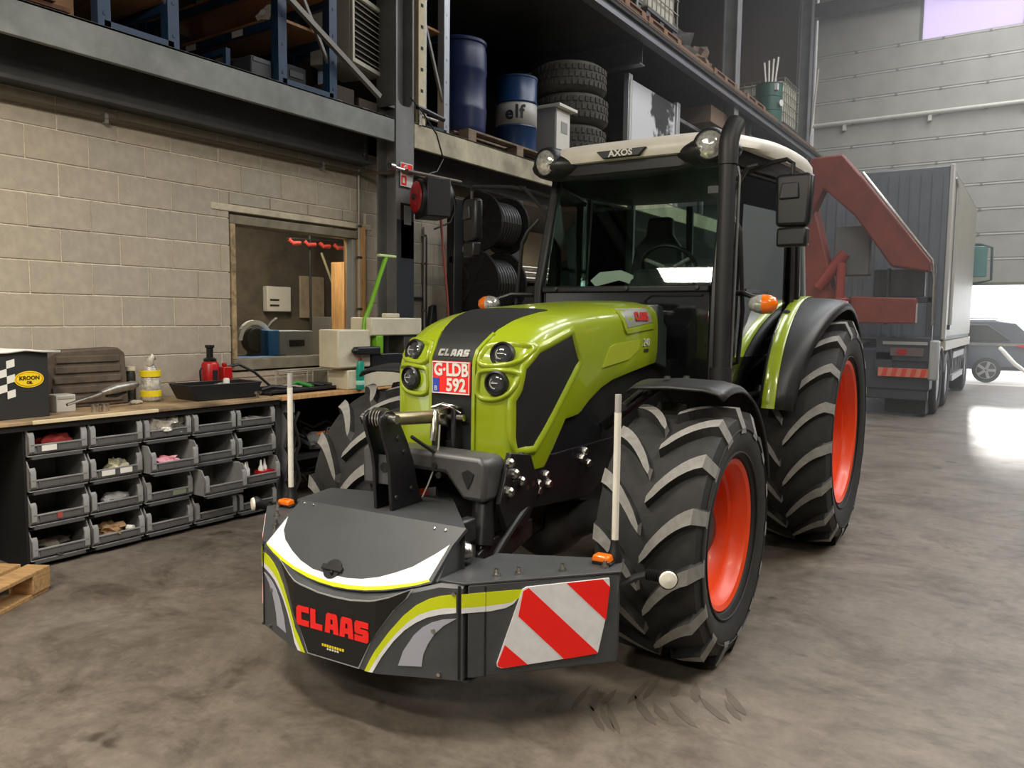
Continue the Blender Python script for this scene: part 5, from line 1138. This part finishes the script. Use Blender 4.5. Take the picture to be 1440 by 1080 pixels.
# drums, cabinet, tyres, pallet
def pallet(name, label, loc, rz, L_=1.2, Wd=.8, m_=None, z=.0, group=None):
    m_ = m_ or WOOD; t = thing(name, label, 'pallet', loc, rz, group)
    for i in range(5):
        y = -Wd/2+i*(Wd-.13)/4; M().box((-L_/2, y, .122), (L_/2, y+.13, .144)).obj('deck_board', m_, t, bevel=.003)
    for x in (-L_/2, -.07, L_/2-.14):
        M().box((x, -Wd/2, .10), (x+.14, Wd/2, .122)).obj('cross_board', m_, t, bevel=.002)
        for y in (-Wd/2, -.07, Wd/2-.14): M().box((x, y, .022), (x+.14, y+.14, .10)).obj('block', m_, t, bevel=.003)
    for y in (-Wd/2, -.07, Wd/2-.14): M().box((-L_/2, y, 0), (L_/2, y+.13, .022)).obj('bottom_board', m_, t, bevel=.002)
    return t
pallet('wooden_pallet', 'weathered pallet under the blue drums on the mezzanine', (-5.62, 7.75, MZ+.02), rad(90), 2.0, .9, mat('grey_pallet_wood', (124, 108, 90), .85, var=.2))
PT = MZ+.166
t = thing('plastic_drum', 'large dark blue plastic drum on the mezzanine pallet', 'drum', (-5.62, 7.18, PT))
M().lathe([(.26, 0), (.285, .02), (.29, .12), (.30, .3), (.30, .34), (.292, .36), (.292, .7), (.30, .72), (.30, .76), (.295, .95), (.28, 1.02), (.285, 1.04), (.285, 1.07), (.25, 1.08), (0, 1.07)], n=40).obj('drum_body', NAVY, t, smooth=50)
M().lathe([(.288, 1.03), (.297, 1.04), (.297, 1.065), (.288, 1.075)], n=40).obj('rim_band', NAVY, t); M().cyl((.12, .1, 1.07), (.12, .1, 1.1), .035).obj('bung', BLACKPL, t)
t = thing('steel_drum', 'blue steel oil drum with a pale lettered band on the mezzanine', 'drum', (-5.55, 8.22, PT))
R_ = .255
M().lathe([(R_-.01, 0), (R_+.008, .004), (R_+.008, .02), (R_, .024), (R_, .30), (R_+.012, .315), (R_, .33), (R_, .60), (R_+.012, .615), (R_, .63), (R_, .90), (R_+.008, .905), (R_+.008, .925), (R_-.012, .93), (R_-.014, .912), (0, .91)], n=48).obj('drum_body', ELFBLUE, t, smooth=40)
M().lathe([(R_, .335), (R_+.003, .337), (R_+.003, .595), (R_, .597)], n=48, caps=False).obj('pale_band', DRUMGREY, t, smooth=60)
a0 = rad(-58)
for ch, da, w in (('e', -.30, 1), ('l', .06, 1), ('f', .30, 1)):
    a = a0+da; text('drum_text', ch, .22, mat('drum_letter', (40, 42, 48), .5), t, face(((R_+.006)*cos(a), (R_+.006)*sin(a), .46 if ch == 'e' else .475), (cos(a), sin(a), 0)), bold=.006)
t = thing('grey_cabinet', 'narrow white metal cabinet with an overhanging top on the mezzanine', 'cabinet', (-5.42, 8.98, MZ))
M().box((-.45, -.2, 0), (.1, .16, .86)).obj('carcass', mat('cabinet_grey', (160, 160, 158), .45), t, bevel=.005)
M().box((.1, -.19, .02), (.115, .15, .84)).obj('door', mat('door_white', (216, 212, 200), .4), t, bevel=.004)
M().box((-.47, -.23, .86), (.18, .24, .90)).obj('top', mat('door_white', (216, 212, 200)), t, bevel=.005)
M().box((.115, -.08, .56), (.12, .08, .70)).obj('nameplate', mat('nameplate_grey', (150, 150, 142), .5), t)
def stack_tire(label, loc, rz, R=.53, h=.42):
    t = thing('tyre_casing', label, 'tyre', loc, rz, 'stacked old tyres on the mezzanine')
    M().lathe([(.30, .06), (.36, .01), (.44, .0), (R-.04, .03), (R-.005, .07), (R, .12), (R, h-.12), (R-.005, h-.07), (R-.04, h-.03), (.44, h), (.36, h-.01), (.30, h-.06)], n=48, caps=False).obj('carcass', OLDTYRE, t, smooth=50)
    m = M()
    for k in range(40):
        a = 2*pi*k/40
        for zz, da in ((.07, 0), (h/2-.035, .07), (h-.14, 0)): m.box((R-.004, -.026, zz), (R+.011, .026, zz+.07), Matrix.Rotation(a+da, 4, 'Z'))
    m.obj('tread_blocks', OLDTYRE, t)
    return t
for k, lb in enumerate(('lowest', 'second from the bottom', 'second from the top', 'topmost')):
    stack_tire('dusty old truck tyre, %s of the stack on the mezzanine' % lb, (-5.80+random.gauss(0, .015), 9.95+random.gauss(0, .02), MZ+.005+k*.425), random.random())
# white panel with a black smear, frame beside it
t = thing('sheet_panel', 'white sheet panel smeared black, in a grey frame on the mezzanine', 'panel', (-5.45, 0, MZ))
sm = D.materials.new('smeared_white'); sm.use_nodes = True
nt = sm.node_tree; b = nt.nodes['Principled BSDF']; tc = nt.nodes.new('ShaderNodeTexCoord'); nz = nt.nodes.new('ShaderNodeTexNoise'); nz.inputs['Scale'].default_value = 5; nz.inputs['Detail'].default_value = 5
gr = nt.nodes.new('ShaderNodeVectorMath'); gr.operation = 'DISTANCE'; gr.inputs[1].default_value = (0, 12.45, 1.72)
mp = nt.nodes.new('ShaderNodeMapping'); mp.inputs['Scale'].default_value = (0, 1, .62); mp.inputs['Location'].default_value = (0, 0, .62)
nt.links.new(tc.outputs['Object'], mp.inputs[0]); nt.links.new(mp.outputs[0], gr.inputs[0]); nt.links.new(tc.outputs['Object'], nz.inputs[0])
ad = nt.nodes.new('ShaderNodeMath'); ad.operation = 'MULTIPLY_ADD'; ad.inputs[1].default_value = .9; nt.links.new(nz.outputs[0], ad.inputs[0]); nt.links.new(gr.outputs['Value'], ad.inputs[2])
rp = nt.nodes.new('ShaderNodeValToRGB'); rp.color_ramp.elements[0].position = .80; rp.color_ramp.elements[1].position = .92; rp.color_ramp.elements[0].color = rgb(34, 34, 36); rp.color_ramp.elements[1].color = rgb(214, 214, 214)
nt.links.new(ad.outputs[0], rp.inputs[0]); nt.links.new(rp.outputs[0], b.inputs['Base Color']); b.inputs['Roughness'].default_value = .4
M().box((-.02, 11.25, 0), (.0, 13.0, 1.85)).obj('sheet', sm, t)
for y in (11.08, 13.0): M().box((-.05, y, 0), (.04, y+.14, 1.90)).obj('frame_post', mat('alu_frame', (170, 172, 170), .4, metal=.4), t, bevel=.01)
M().cyl((.045, 11.12, 0), (.045, 11.12, 1.8), .02).obj('strap', PAPER, t)
t = thing('mesh_stillage', 'grey steel stillage frame with dark load beside the white panel', 'stillage', (-5.5, 0, MZ))
for y in (13.2, 14.55):
    for x in (-.9, 0): M().box((x-.05, y, 0), (x, y+.08, 1.78 if y < 14 else 1.70)).obj('post', GALV, t)
M().box((-.04, 13.2, 1.66), (.0, 14.6, 1.72)).box((-.94, 13.2, 1.66), (-.9, 14.6, 1.72)).box((-.9, 13.2, 0), (0, 14.6, .1)).obj('rail', GALV, t)
M().box((-.85, 13.3, .1), (-.06, 14.52, 1.5)).obj('load', mat('dark_load', (44, 42, 40), .8, var=.4, scale=6, bump=.4), t, bevel=.05)
o = M().cyl((-5.2, 15.6, MZ), (-5.2, 15.6, 5.3), .03).cyl((-5.2, 15.75, MZ), (-5.2, 15.75, 5.3), .03).obj('twin_pipes', GALV); single(o, 'pair of thin vertical pipes under the upper deck', 'pipe')
o = M().tube([(-7.2, 9.0, 5.0), (-7.0, 8.9, 4.6), (-7.1, 9.05, 3.37)], [.04, .14, .2], 10).obj('blue_sack', BLUE); single(o, 'dim blue sack hanging deep behind the drums', 'sack')
for k in range(3):
    o = M().box((-6.85, 10.2+k*.28, 5.1), (-6.45, 10.42+k*.28, 5.1+.16+.03*(k % 2))).obj('small_carton', [PAPER, WOODP, CART][k], bevel=.004); single(o, ['white', 'pale brown', 'black'][k]+' small carton on top of the old tyres', 'carton'); M().box((-6.45, 10.25+k*.28, 5.15), (-6.447, 10.36+k*.28, 5.2)).obj('label_strip', mat('grey_label', (130, 128, 122)), o)
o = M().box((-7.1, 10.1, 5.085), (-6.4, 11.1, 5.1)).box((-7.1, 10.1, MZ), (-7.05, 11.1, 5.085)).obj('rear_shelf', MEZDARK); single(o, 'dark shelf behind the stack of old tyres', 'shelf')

# ---- upper deck
UD = 5.865
BRICKW = mat('orange_pallet_wood', (128, 92, 66), .8, var=.14, scale=4, stretch=(2, 9, 9))
def ibc(label, loc, rz, s=1.0):
    t = thing('cage_tank', label, 'tank', loc, rz, 'caged plastic tanks on the upper deck')
    M().box((-.5*s, -.55*s, .16), (.5*s, .55*s, 1.1)).obj('tank_bottle', mat('tank_plastic', (196, 190, 168), .5), t, bevel=.06)
    m = M()
    for i in range(8):
        q = -.56*s+i*1.12*s/7
        for x in (-.53*s, .53*s): m.tube([(x, q, .14), (x, q, 1.14)], .011, 5)
    for i in range(7):
        q = -.53*s+i*1.06*s/6
        for y in (-.57*s, .57*s): m.tube([(q, y, .14), (q, y, 1.14)], .011, 5)
    for z in (.16, .38, .6, .82, 1.04, 1.14): m.tube([(-.54*s, -.58*s, z), (.54*s, -.58*s, z), (.54*s, .58*s, z), (-.54*s, .58*s, z), (-.54*s, -.58*s, z)], .012, 5)
    m.obj('cage', mat('cage_steel', (128, 126, 114), .5, metal=.3), t)
    for x in (-.46*s, 0, .46*s):
        for y in (-.5*s, 0, .5*s): M().box((x-.06, y-.07, 0), (x+.06, y+.07, .12)).obj('foot', BLACKPL, t)
    M().box((-.54*s, -.58*s, .11), (.54*s, .58*s, .15)).obj('base', DARKGREY, t)
    return t
def deckpallet(label, y, h, cl=None):
    t = thing('wooden_pallet', label, 'pallet', (-5.45, y, UD), 0, 'pallets along the upper deck edge')
    for i in range(4): M().box((-.4+i*.22, -.62, .12), (-.24+i*.22, .62, .142)).obj('deck_board', BRICKW, t)
    for x in (-.4, .32):
        for yy in (-.62, -.07, .48): M().box((x, yy, .022), (x+.1, yy+.14, .12)).obj('block', BRICKW, t)
        M().box((x, -.62, 0), (x+.1, .62, .022)).obj('bottom_board', BRICKW, t)
    return t
for i, y in enumerate((10.2, 11.55, 14.35, 16.2)): deckpallet(['brown wood pallet below the nearest caged tank', 'brown wood pallet below the second caged tank', 'brown wood pallet with open slots left of the upper column', 'brown wood pallet right of the upper column'][i], y, .15)
o = M().box((-5.12, 9.7, UD), (-5.06, 21.4, UD+.11)).obj('kick_board', BRICKW); single(o, 'long brown kick board along the upper deck edge', 'board')
ibc('caged white tank nearest on the upper deck', (-5.62, 10.2, UD+.145), 0); ibc('caged white tank second on the upper deck', (-5.62, 11.55, UD+.145), 0); ibc('caged pale tank at the far end behind a green drum', (-5.65, 19.0, UD+.02), 0, 1.05)
o = M().tube([(-5.1, 10.62, UD), (-5.1, 10.62, 7.4)], .03).obj('deck_post', GALV); single(o, 'thin pale post on the upper deck edge by the tanks', 'post')
lump('dark_machine_part', 'dark machine part under a cover on the upper deck', 'machine', (-5.7, 13.2, UD+.35), (.35, .5, .45), mat('dark_junk', (58, 52, 48), .7, var=.4, scale=5), 51, crease=.4)
lump('brown_bundle', 'brown wrapped bundle on the pallet left of the upper column', 'bundle', (-5.6, 14.3, UD+.38), (.26, .45, .28), mat('brown_junk', (92, 74, 60), .8, var=.4, scale=5), 52, crease=.4)
o = M().box((-6.9, 12.4, UD), (-6.3, 14.9, UD+1.6)).obj('brown_crate', mat('crate_board', (112, 92, 72), .8), bevel=.01); single(o, 'large brown crate deep on the upper deck', 'crate'); M().box((-6.29, 12.5, UD+1.2), (-6.28, 14.8, UD+1.3)).obj('crate_batten', DARKWOOD, o)
t = thing('green_drum', 'dark green drum holding pale sticks on the upper deck', 'drum', (-5.32, 18.0, UD+.02))
M().lathe([(.28, 0), (.29, .01), (.29, .3), (.30, .31), (.29, .32), (.29, .6), (.30, .61), (.29, .62), (.29, .88), (.30, .89), (.30, .9), (.27, .9), (.27, .8)], n=32, caps=False).obj('drum_body', mat('drum_green', (30, 84, 66), .4), t)
M().box((.18, -.24, .72), (.25, -.10, .86)).obj('drum_label', PAPER, t); M().lathe([(.0, -.0), (.06, .0), (.07, .05), (.0, .05)], (.27, -.1, .45), (1, -.4, 0)).obj('badge', WHITEP, t)
for k in range(4):
    o = M().tube([(0, 0, 0), (.04*k-.06, .05*k-.06, .72+.05*k)], .022, 6).obj('pale_stick', WHITEP, None, (-5.36+.04*k, 17.95+.03*k, UD+.68)); single(o, ['first', 'second', 'third', 'fourth'][k]+' pale stick from the left in the dark green drum', 'stick', 'pale sticks in the green drum')

# ---- on the wall below: reel, sign, hose, reel stand
t = thing('hose_reel', 'black hose reel with a red round face hung beside the steel column', 'reel', (-4.835, 5.75, 2.66), rad(-118))
M().lathe([(.0, -.16), (.16, -.16), (.172, -.14), (.172, .14), (.16, .16), (0, .16)], (0, 0, 0), (1, 0, 0), 32).box((-.12, -.15, -.19), (.12, .18, .17)).obj('reel_case', BLACKPL, t, bevel=.012)
M().lathe([(.145, .16), (.14, .172), (.05, .178), (.03, .172), (0, .172)], (0, 0, 0), (1, 0, 0), 32).obj('red_face', REDP, t); M().lathe([(.03, .185), (.026, .2), (0, .2)], (0, 0, 0), (1, 0, 0), 14).obj('hub', STEEL, t)
M().box((-.04, -.24, -.05), (.04, -.1, .05)).obj('bracket', BLACKPL, t)
o = M().tube([(-5.02, 6.06, 2.78), (-5.02, 6.10, 2.6), (-5.03, 6.16, 2.2), (-5.03, 6.22, 1.8), (-5.05, 6.30, 1.3), (-5.1, 6.3, .9)], .013, 8).obj('red_hose', mat('faded_red_hose', (140, 70, 62), .6)); single(o, 'faded red hose hanging down from the black reel', 'hose')
o = M().tube([(-5.05, 6.10, 2.84), (-5.0, 6.28, 2.8), (-5.0, 6.34, 2.68), (-5.02, 6.26, 2.5), (-5.1, 6.1, 2.42)], .01, 6).obj('reel_cable', BLACKPL); single(o, 'thin black cable looping behind the red faced reel', 'cable')
t = thing('fire_sign', 'small red and white fire sign on the steel column', 'sign', (-5.079, 5.665, 2.885))
M().box((-.002, -.085, -.11), (.002, .085, .11)).obj('sign_plate', PAPER, t)
for a, b_ in ((-.078, -.005), (.008, .078)):
    for c_, d_ in ((-.1, -.01), (.012, .1)):
        if (a, c_) != (.008, -.1): M().box((.002, a, c_), (.004, b_, d_)).obj('red_field', REDLOGO, t)
M().tube([(.005, -.04, .03), (.005, -.04, .07), (.005, -.02, .085)], .008, 6).box((.003, .025, .03), (.005, .06, .05)).box((.003, -.06, -.08), (.005, -.03, -.03)).obj('pictogram', PAPER, t)
o = M().tube([(-5.06, 5.42, 2.93), (-5.06, 5.62, 2.92), (-5.06, 5.95, 2.90)], .014, 8).lathe([(.03, -.03), (.03, .03)], (-5.06, 5.44, 2.93), (0, 1, 0), 12).obj('short_pipe', CHROME); single(o, 'short bright pipe with a cap crossing the steel column', 'pipe')
o = M().box((-5.12, 5.60, 2.1), (-5.09, 5.78, 2.62)).obj('dark_plate', BLACKPAINT); single(o, 'dark plate on the column below the fire sign', 'plate'); M().box((-5.09, 5.64, 2.42), (-5.086, 5.74, 2.6)).obj('plate_window', mat('plate_grey', (120, 122, 122), .4), o)
# reel stand
t = thing('reel_stand', 'black square steel post of the hose reel stand', 'stand', (-5.0, 7.3, 0))
M().box((-.08, -.05, 0), (.05, .2, 2.86)).obj('post', mat('stand_grey', (58, 58, 60), .45), t, bevel=.006); M().box((-.1, -1.0, 0), (0, -.86, 2.75)).obj('post', BLACKPAINT, t, bevel=.006)
M().box((-.3, -1.1, 0), (.2, .3, .02)).obj('foot_plate', BLACKPAINT, t); M().box((-.06, -1.0, 2.1), (-.02, .2, 2.16)).obj('cross_bar', BLACKPAINT, t)
def reel(label, loc, R):
    t = thing('cable_reel', label, 'reel', loc, 0, 'black reels on the stand')
    M().cyl((0, -.33, 0), (0, .16, 0), R*.72, n=32).obj('hose_drum', RUBBER, t)
    m = M()
    for k in range(9):
        for rr in (.75,): m.tube([(R*rr*cos(i*pi/14), -.28+k*.05, R*rr*sin(i*pi/14)) for i in range(29)], .02, 6)
    m.obj('wound_hose', BLACKPL, t, smooth=60)
    for y in (-.34, .17):
        m = M().lathe([(R*.3, -.008), (R, -.012), (R+.012, 0), (R, .012), (R*.3, .008)], (0, y, 0), (0, 1, 0), 40).obj('side_disc', BLACKPL, t)
        for k in range(6): M().box((R*.2, -.016, -.02), (R*.92, .016, .02), Matrix.Translation((0, y, 0)) @ Matrix.Rotation(k*pi/3, 4, 'Y')).obj('rib', STEEL, t)
    return t
reel('upper black hose reel behind the tractor mirror', (-5.0, 7.05, 2.55), .31); reel('lower black hose reel behind the tractor hood', (-5.0, 6.95, 1.90), .35)
for k, z in enumerate((2.05, 2.12, 2.19)):
    o = M().cyl((-5.6, 8.2, z), (-5.4, 9.6, z), .02).obj('pipe_length', CHROME); single(o, ['lowest', 'middle', 'topmost'][k]+' of three thin pipes on the pale wall behind the cab', 'pipe')
o = M().box((-6.2, 8.5, 0), (-5.3, 10.4, 1.95)).box((-6.2, 8.5, 1.99), (-5.35, 10.4, 2.02)).obj('dark_machine', mat('machine_dark', (44, 40, 38), .7, var=.3)); single(o, 'dark machine cabinet against the pale wall behind the cab', 'machine'); M().box((-5.299, 8.6, 1.2), (-5.29, 9.2, 1.7)).obj('door', DARKGREY, o)
# ================================================================ TRUCK
tk = thing('truck', 'dark grey container truck with an orange loader crane at its tail', 'truck', (0, 0, 0))
M().box((-3.82, 15.25, 1.22), (-1.36, 21.0, 4.20)).obj('container', CONTAINER, tk, bevel=.02)
M().box((-1.362, 15.45, 1.3), (-1.335, 20.9, 4.12)).obj('side_panel', CONTSIDE, tk, bevel=.006)
M().box((-1.40, 15.22, 1.25), (-1.33, 15.42, 4.22)).obj('corner_post', mat('post_pale', (190, 188, 178), .4), tk, bevel=.015)
M().tube([(-1.33, 15.5, 4.02), (-1.31, 15.7, 3.9), (-1.31, 15.72, 1.5)], .025, 6).obj('door_bar', mat('post_pale', (190, 188, 178)), tk)
M().box((-1.34, 15.5, 1.42), (-1.29, 15.85, 1.5)).obj('door_latch', STEEL, tk)
M().box((-1.42, 15.3, 1.06), (-1.32, 20.9, 1.22)).obj('side_rail', mat('rail_pale', (200, 194, 176), .5), tk)
for k in range(14): M().box((-3.70+k*.17, 15.235, 1.3), (-3.62+k*.17, 15.255, 4.1)).obj('corrugation', CONTAINER, tk)
M().box((-3.2, 13.9, .75), (-2.95, 21.4, 1.05)).box((-2.2, 13.9, .75), (-1.95, 21.4, 1.05)).obj('chassis', TRUCKDARK, tk)
M().box((-3.75, 20.95, .9), (-1.45, 22.1, 3.75)).obj('cab', mat('truck_cab', (120, 122, 116), .4), tk, bevel=.08)
M().box((-1.46, 21.3, 2.2), (-1.44, 22.0, 3.2)).obj('cab_window', BLACKPL, tk)
# tail: frame, box, lamps, board, bumper
M().box((-3.8, 13.95, .45), (-1.40, 15.2, 1.08)).obj('tail_box', TRUCKDARK, tk, bevel=.02)
M().box((-1.50, 13.92, 1.05), (-1.40, 14.02, 2.45)).box((-3.8, 13.92, 1.85), (-1.42, 14.02, 1.95)).box((-3.8, 13.92, 1.05), (-3.7, 14.02, 2.45)).obj('tail_frame', TRUCKDARK, tk, bevel=.01)
M().box((-2.2, 13.90, .92), (-1.42, 13.955, 1.3)).obj('lamp_box', mat('lamp_box_dark', (66, 70, 76), .5), tk, bevel=.01)
M().box((-2.1, 13.88, 1.18), (-1.45, 13.90, 1.23)).obj('number_light', mat('pale_bar', (170, 172, 170), .4), tk)
M().box((-1.98, 13.87, 1.0), (-1.5, 13.9, 1.13)).obj('lamp_cluster', mat('lamp_smoke', (110, 96, 96), .3), tk); M().box((-1.88, 13.862, 1.02), (-1.74, 13.872, 1.11)).obj('tail_lamp', REDP, tk)
M().box((-2.15, 13.89, .66), (-1.42, 13.92, .80)).obj('warning_strip', mat('strip_orange', (214, 130, 100), .5), tk)
for k in range(5): M().prism([(-2.1+k*.14, .665), (-2.03+k*.14, .665), (-2.0+k*.14, .795), (-2.07+k*.14, .795)], 'y', 13.885, 13.889).obj('strip_bar', mat('strip_red', (214, 70, 50), .5), tk)
M().box((-1.42, 13.86, .62), (-1.28, 14.0, 1.26)).obj('outrigger_end', mat('pale_bar', (190, 188, 178)), tk, bevel=.03)
M().box((-2.35, 13.98, .28), (-1.42, 14.1, .56)).obj('rear_bumper', TRUCKDARK, tk, bevel=.02)
M().box((-2.05, 14.1, .05), (-1.45, 14.6, .5)).obj('mudflap', BLACKMAT, tk)
# crane
cr = M().prism([(-3.42, 3.86), (-3.30, 4.23), (-2.80, 4.25), (-2.52, 3.90), (-1.44, 2.46), (-1.44, 2.32), (-2.00, 2.42), (-2.58, 3.25), (-3.08, 3.72), (-3.25, 3.30)], 'y', 13.62, 13.98).obj('crane_boom', CRANE, tk, bevel=.03)
M().tube([(-2.48, 13.60, 3.92), (-1.42, 13.60, 2.50), (-1.38, 13.62, 2.2), (-1.37, 13.62, 1.5)], .022, 8).obj('boom_pipe', CHROME, cr)
M().prism([(-3.75, 1.2), (-3.75, 3.9), (-3.25, 3.5), (-3.0, 2.6), (-2.9, 2.1), (-2.6, 1.9), (-2.55, 1.2)], 'y', 13.75, 14.15).obj('crane_mast', CRANE, tk, bevel=.03)
M().prism([(-2.58, 1.52), (-1.62, 1.52), (-1.62, 1.92), (-2.58, 1.95)], 'y', 13.66, 13.9).obj('crane_beam', CRANE, tk, bevel=.02)
M().cyl((-3.1, 13.7, 2.1), (-2.7, 13.68, 2.66), .09, n=14).cyl((-2.75, 13.66, 1.7), (-2.75, 13.66, 2.5), .07, n=14).obj('crane_cylinder', mat('crane_dark_red', (150, 60, 50), .5), tk)
for z in (1.6, 1.7, 1.8, 1.9): M().lathe([(.12, -.02), (.13, 0), (.12, .02)], (-2.72, 13.66, z), (0, 0, 1), 14).obj('collar', CRANE, cr)
M().box((-2.9, 13.8, 2.3), (-2.35, 14.1, 3.1)).obj('valve_block', mat('valve_grey', (104, 102, 98), .6), tk, bevel=.02)
M().box((-2.3, 13.98, 1.95), (-1.55, 14.2, 2.4)).obj('control_box', mat('control_dark', (74, 74, 76), .5), tk, bevel=.02)
M().cyl((-2.05, 13.8, 1.5), (-2.05, 13.8, 2.4), .03).obj('hose', STEEL, tk)
def twheel(y, R=.52):
    t_ = M().lathe([(.32, .02), (.42, 0), (R-.03, .02), (R, .06), (R, .28), (R-.03, .31), (.42, .33), (.32, .31)], (-1.68, y, R), (1, 0, 0), 36, caps=False).obj('wheel_tyre', RUBBER, tk, smooth=50)
    M().lathe([(.33, .30), (.30, .26), (.20, .24), (.15, .30), (0, .31)], (-1.68, y, R), (1, 0, 0), 28).obj('wheel_rim', mat('rim_grey', (150, 150, 148), .4, metal=.4), tk)
    rows = []
    for i in range(13):
        a = rad(15+i*12.5); rows.append([(x, y+(R+.1)*cos(a), R+(R+.1)*sin(a)) for x in (-1.70, -1.36, -1.34)])
    o = M().loft(rows).obj('wheel_arch', mat('arch_pale', (140, 142, 146), .4), tk, smooth=60); o.modifiers.new('t', 'SOLIDIFY').thickness = .02
for y in (14.9, 16.3, 20.6): twheel(y)
for s in (-3.5,):
    for y in (14.9, 16.3, 20.6): M().lathe([(.32, 0), (.52, .04), (.52, .28), (.32, .32)], (s, y, .52), (1, 0, 0), 32).obj('wheel_tyre', RUBBER, tk, smooth=50)
M().box((-1.5, 17.4, .4), (-1.36, 19.9, .52)).box((-1.5, 17.4, .85), (-1.36, 19.9, .97)).obj('side_guard', mat('pale_bar', (190, 188, 178)), tk)
for k in range(8): M().box((-1.44, 17.5+k*.32, .5), (-1.40, 17.6+k*.32, .9)).obj('guard_bar', STEEL, tk)
M().box((-1.40, 21.45, 2.62), (-1.10, 21.50, 3.35)).obj('mirror_glass', mat('mirror_teal', (96, 140, 136), .25), tk, bevel=.03)
M().tube([(-1.44, 21.6, 3.40), (-1.25, 21.5, 3.38), (-1.02, 21.45, 3.30), (-1.0, 21.45, 2.55), (-1.2, 21.5, 2.5), (-1.44, 21.6, 2.46)], .03, 8).obj('mirror_frame', mat('mirror_dark', (60, 84, 80), .4), tk)
# ================================================================ CAR OUTSIDE
cr_ = thing('car', 'dark estate car parked outside beyond the open door', 'car', (0, 23.5, 0))
CARP = mat('car_paint', (88, 94, 104), .25, coat=.8)
prof = [(-4.6, .35), (-4.65, .62), (-4.5, .86), (-3.6, 1.0), (-2.75, 1.52), (-2.3, 1.62), (-1.0, 1.63), (-.5, 1.56), (-.05, 1.10), (.05, 1.0), (.06, .45), (-.1, .33)]
rows = []
for y, k in ((0, .97), (.06, 1), (.4, 1), (1.3, 1), (1.64, 1), (1.7, .97)):
    rows.append([(x, y+(.22*(1 if y < .8 else -1) if z > 1.05 else 0)*min(1, (z-1.05)/.5 if z > 1.05 else 0), .32+(z-.32)*(k if y in (0, 1.7) else 1)) for x, z in prof])
cbm = M().loft(rows, closed=True, cap=True).obj('body', CARP, cr_, smooth=40)
M().prism([(-3.4, 1.04), (-2.66, 1.46), (-1.9, 1.50), (-1.9, 1.04)], 'y', .05, .16, Matrix.Rotation(rad(0), 4, 'X')).prism([(-1.8, 1.04), (-1.8, 1.50), (-1.1, 1.50), (-.55, 1.08)], 'y', .05, .16).obj('side_window', BLACKPL, cr_, bevel=.02)
M().box((-4.2, -.012, .96), (.0, .02, 1.03)).obj('waist_trim', CHROME, cr_)
M().tube([(-2.4, .3, 1.66), (-.9, .3, 1.66)], .02).obj('roof_rail', CHROME, cr_)
for x in (-1.08, -3.7):
    M().lathe([(.2, .0), (.31, .0), (.325, .04), (.325, .2)], (x, -.015, .325), (0, 1, 0), 36).obj('wheel_tyre', RUBBER, cr_)
    M().lathe([(.22, .02), (.2, .05), (0, .05)], (x, -.03, .325), (0, 1, 0), 30).obj('wheel_well', BLACKMAT, cr_)
    for k in range(5): M().box((.02, -.04, -.035), (.215, -.02, .035), Matrix.Translation((x, 0, .325)) @ Matrix.Rotation(k*2*pi/5, 4, 'Y')).obj('spoke', mat('alloy', (190, 190, 190), .3, metal=.6), cr_)
    M().lathe([(.21, -.03), (.225, -.03), (.225, 0)], (x, 0, .325), (0, 1, 0), 30, caps=False).obj('rim_ring', mat('alloy', (190, 190, 190)), cr_)
M().prism([(-.52, .98), (-.05, 1.02), (.055, .96), (.06, .84), (-.1, .86)], 'y', -.02, .1).obj('tail_lamp', mat('tail_lens', (226, 30, 24), .2), cr_, bevel=.01)
M().box((-.12, -.022, .86), (.04, .02, .95)).obj('turn_lens', AMBER, cr_)
M().prism([(-.95, .32), (.05, .34), (.05, .46), (-.85, .42)], 'y', -.01, .05).obj('sill_trim', BLACKPL, cr_)
o = M().tube([(-.78, 22.9, .92), (-.70, 22.8, .84), (-.45, 22.7, .55), (-.2, 22.6, .36), (.2, 22.5, .22)], .05, 10).obj('pale_hose', WHITEP); single(o, 'thick pale hose hanging in the open door before the car', 'hose')
# ================================================================ PALLET ON THE FLOOR
pallet('wooden_pallet', 'pale wooden pallet on the floor at the bench end', (-4.52, 1.33, 0), rad(-59.5), 1.2, .8)
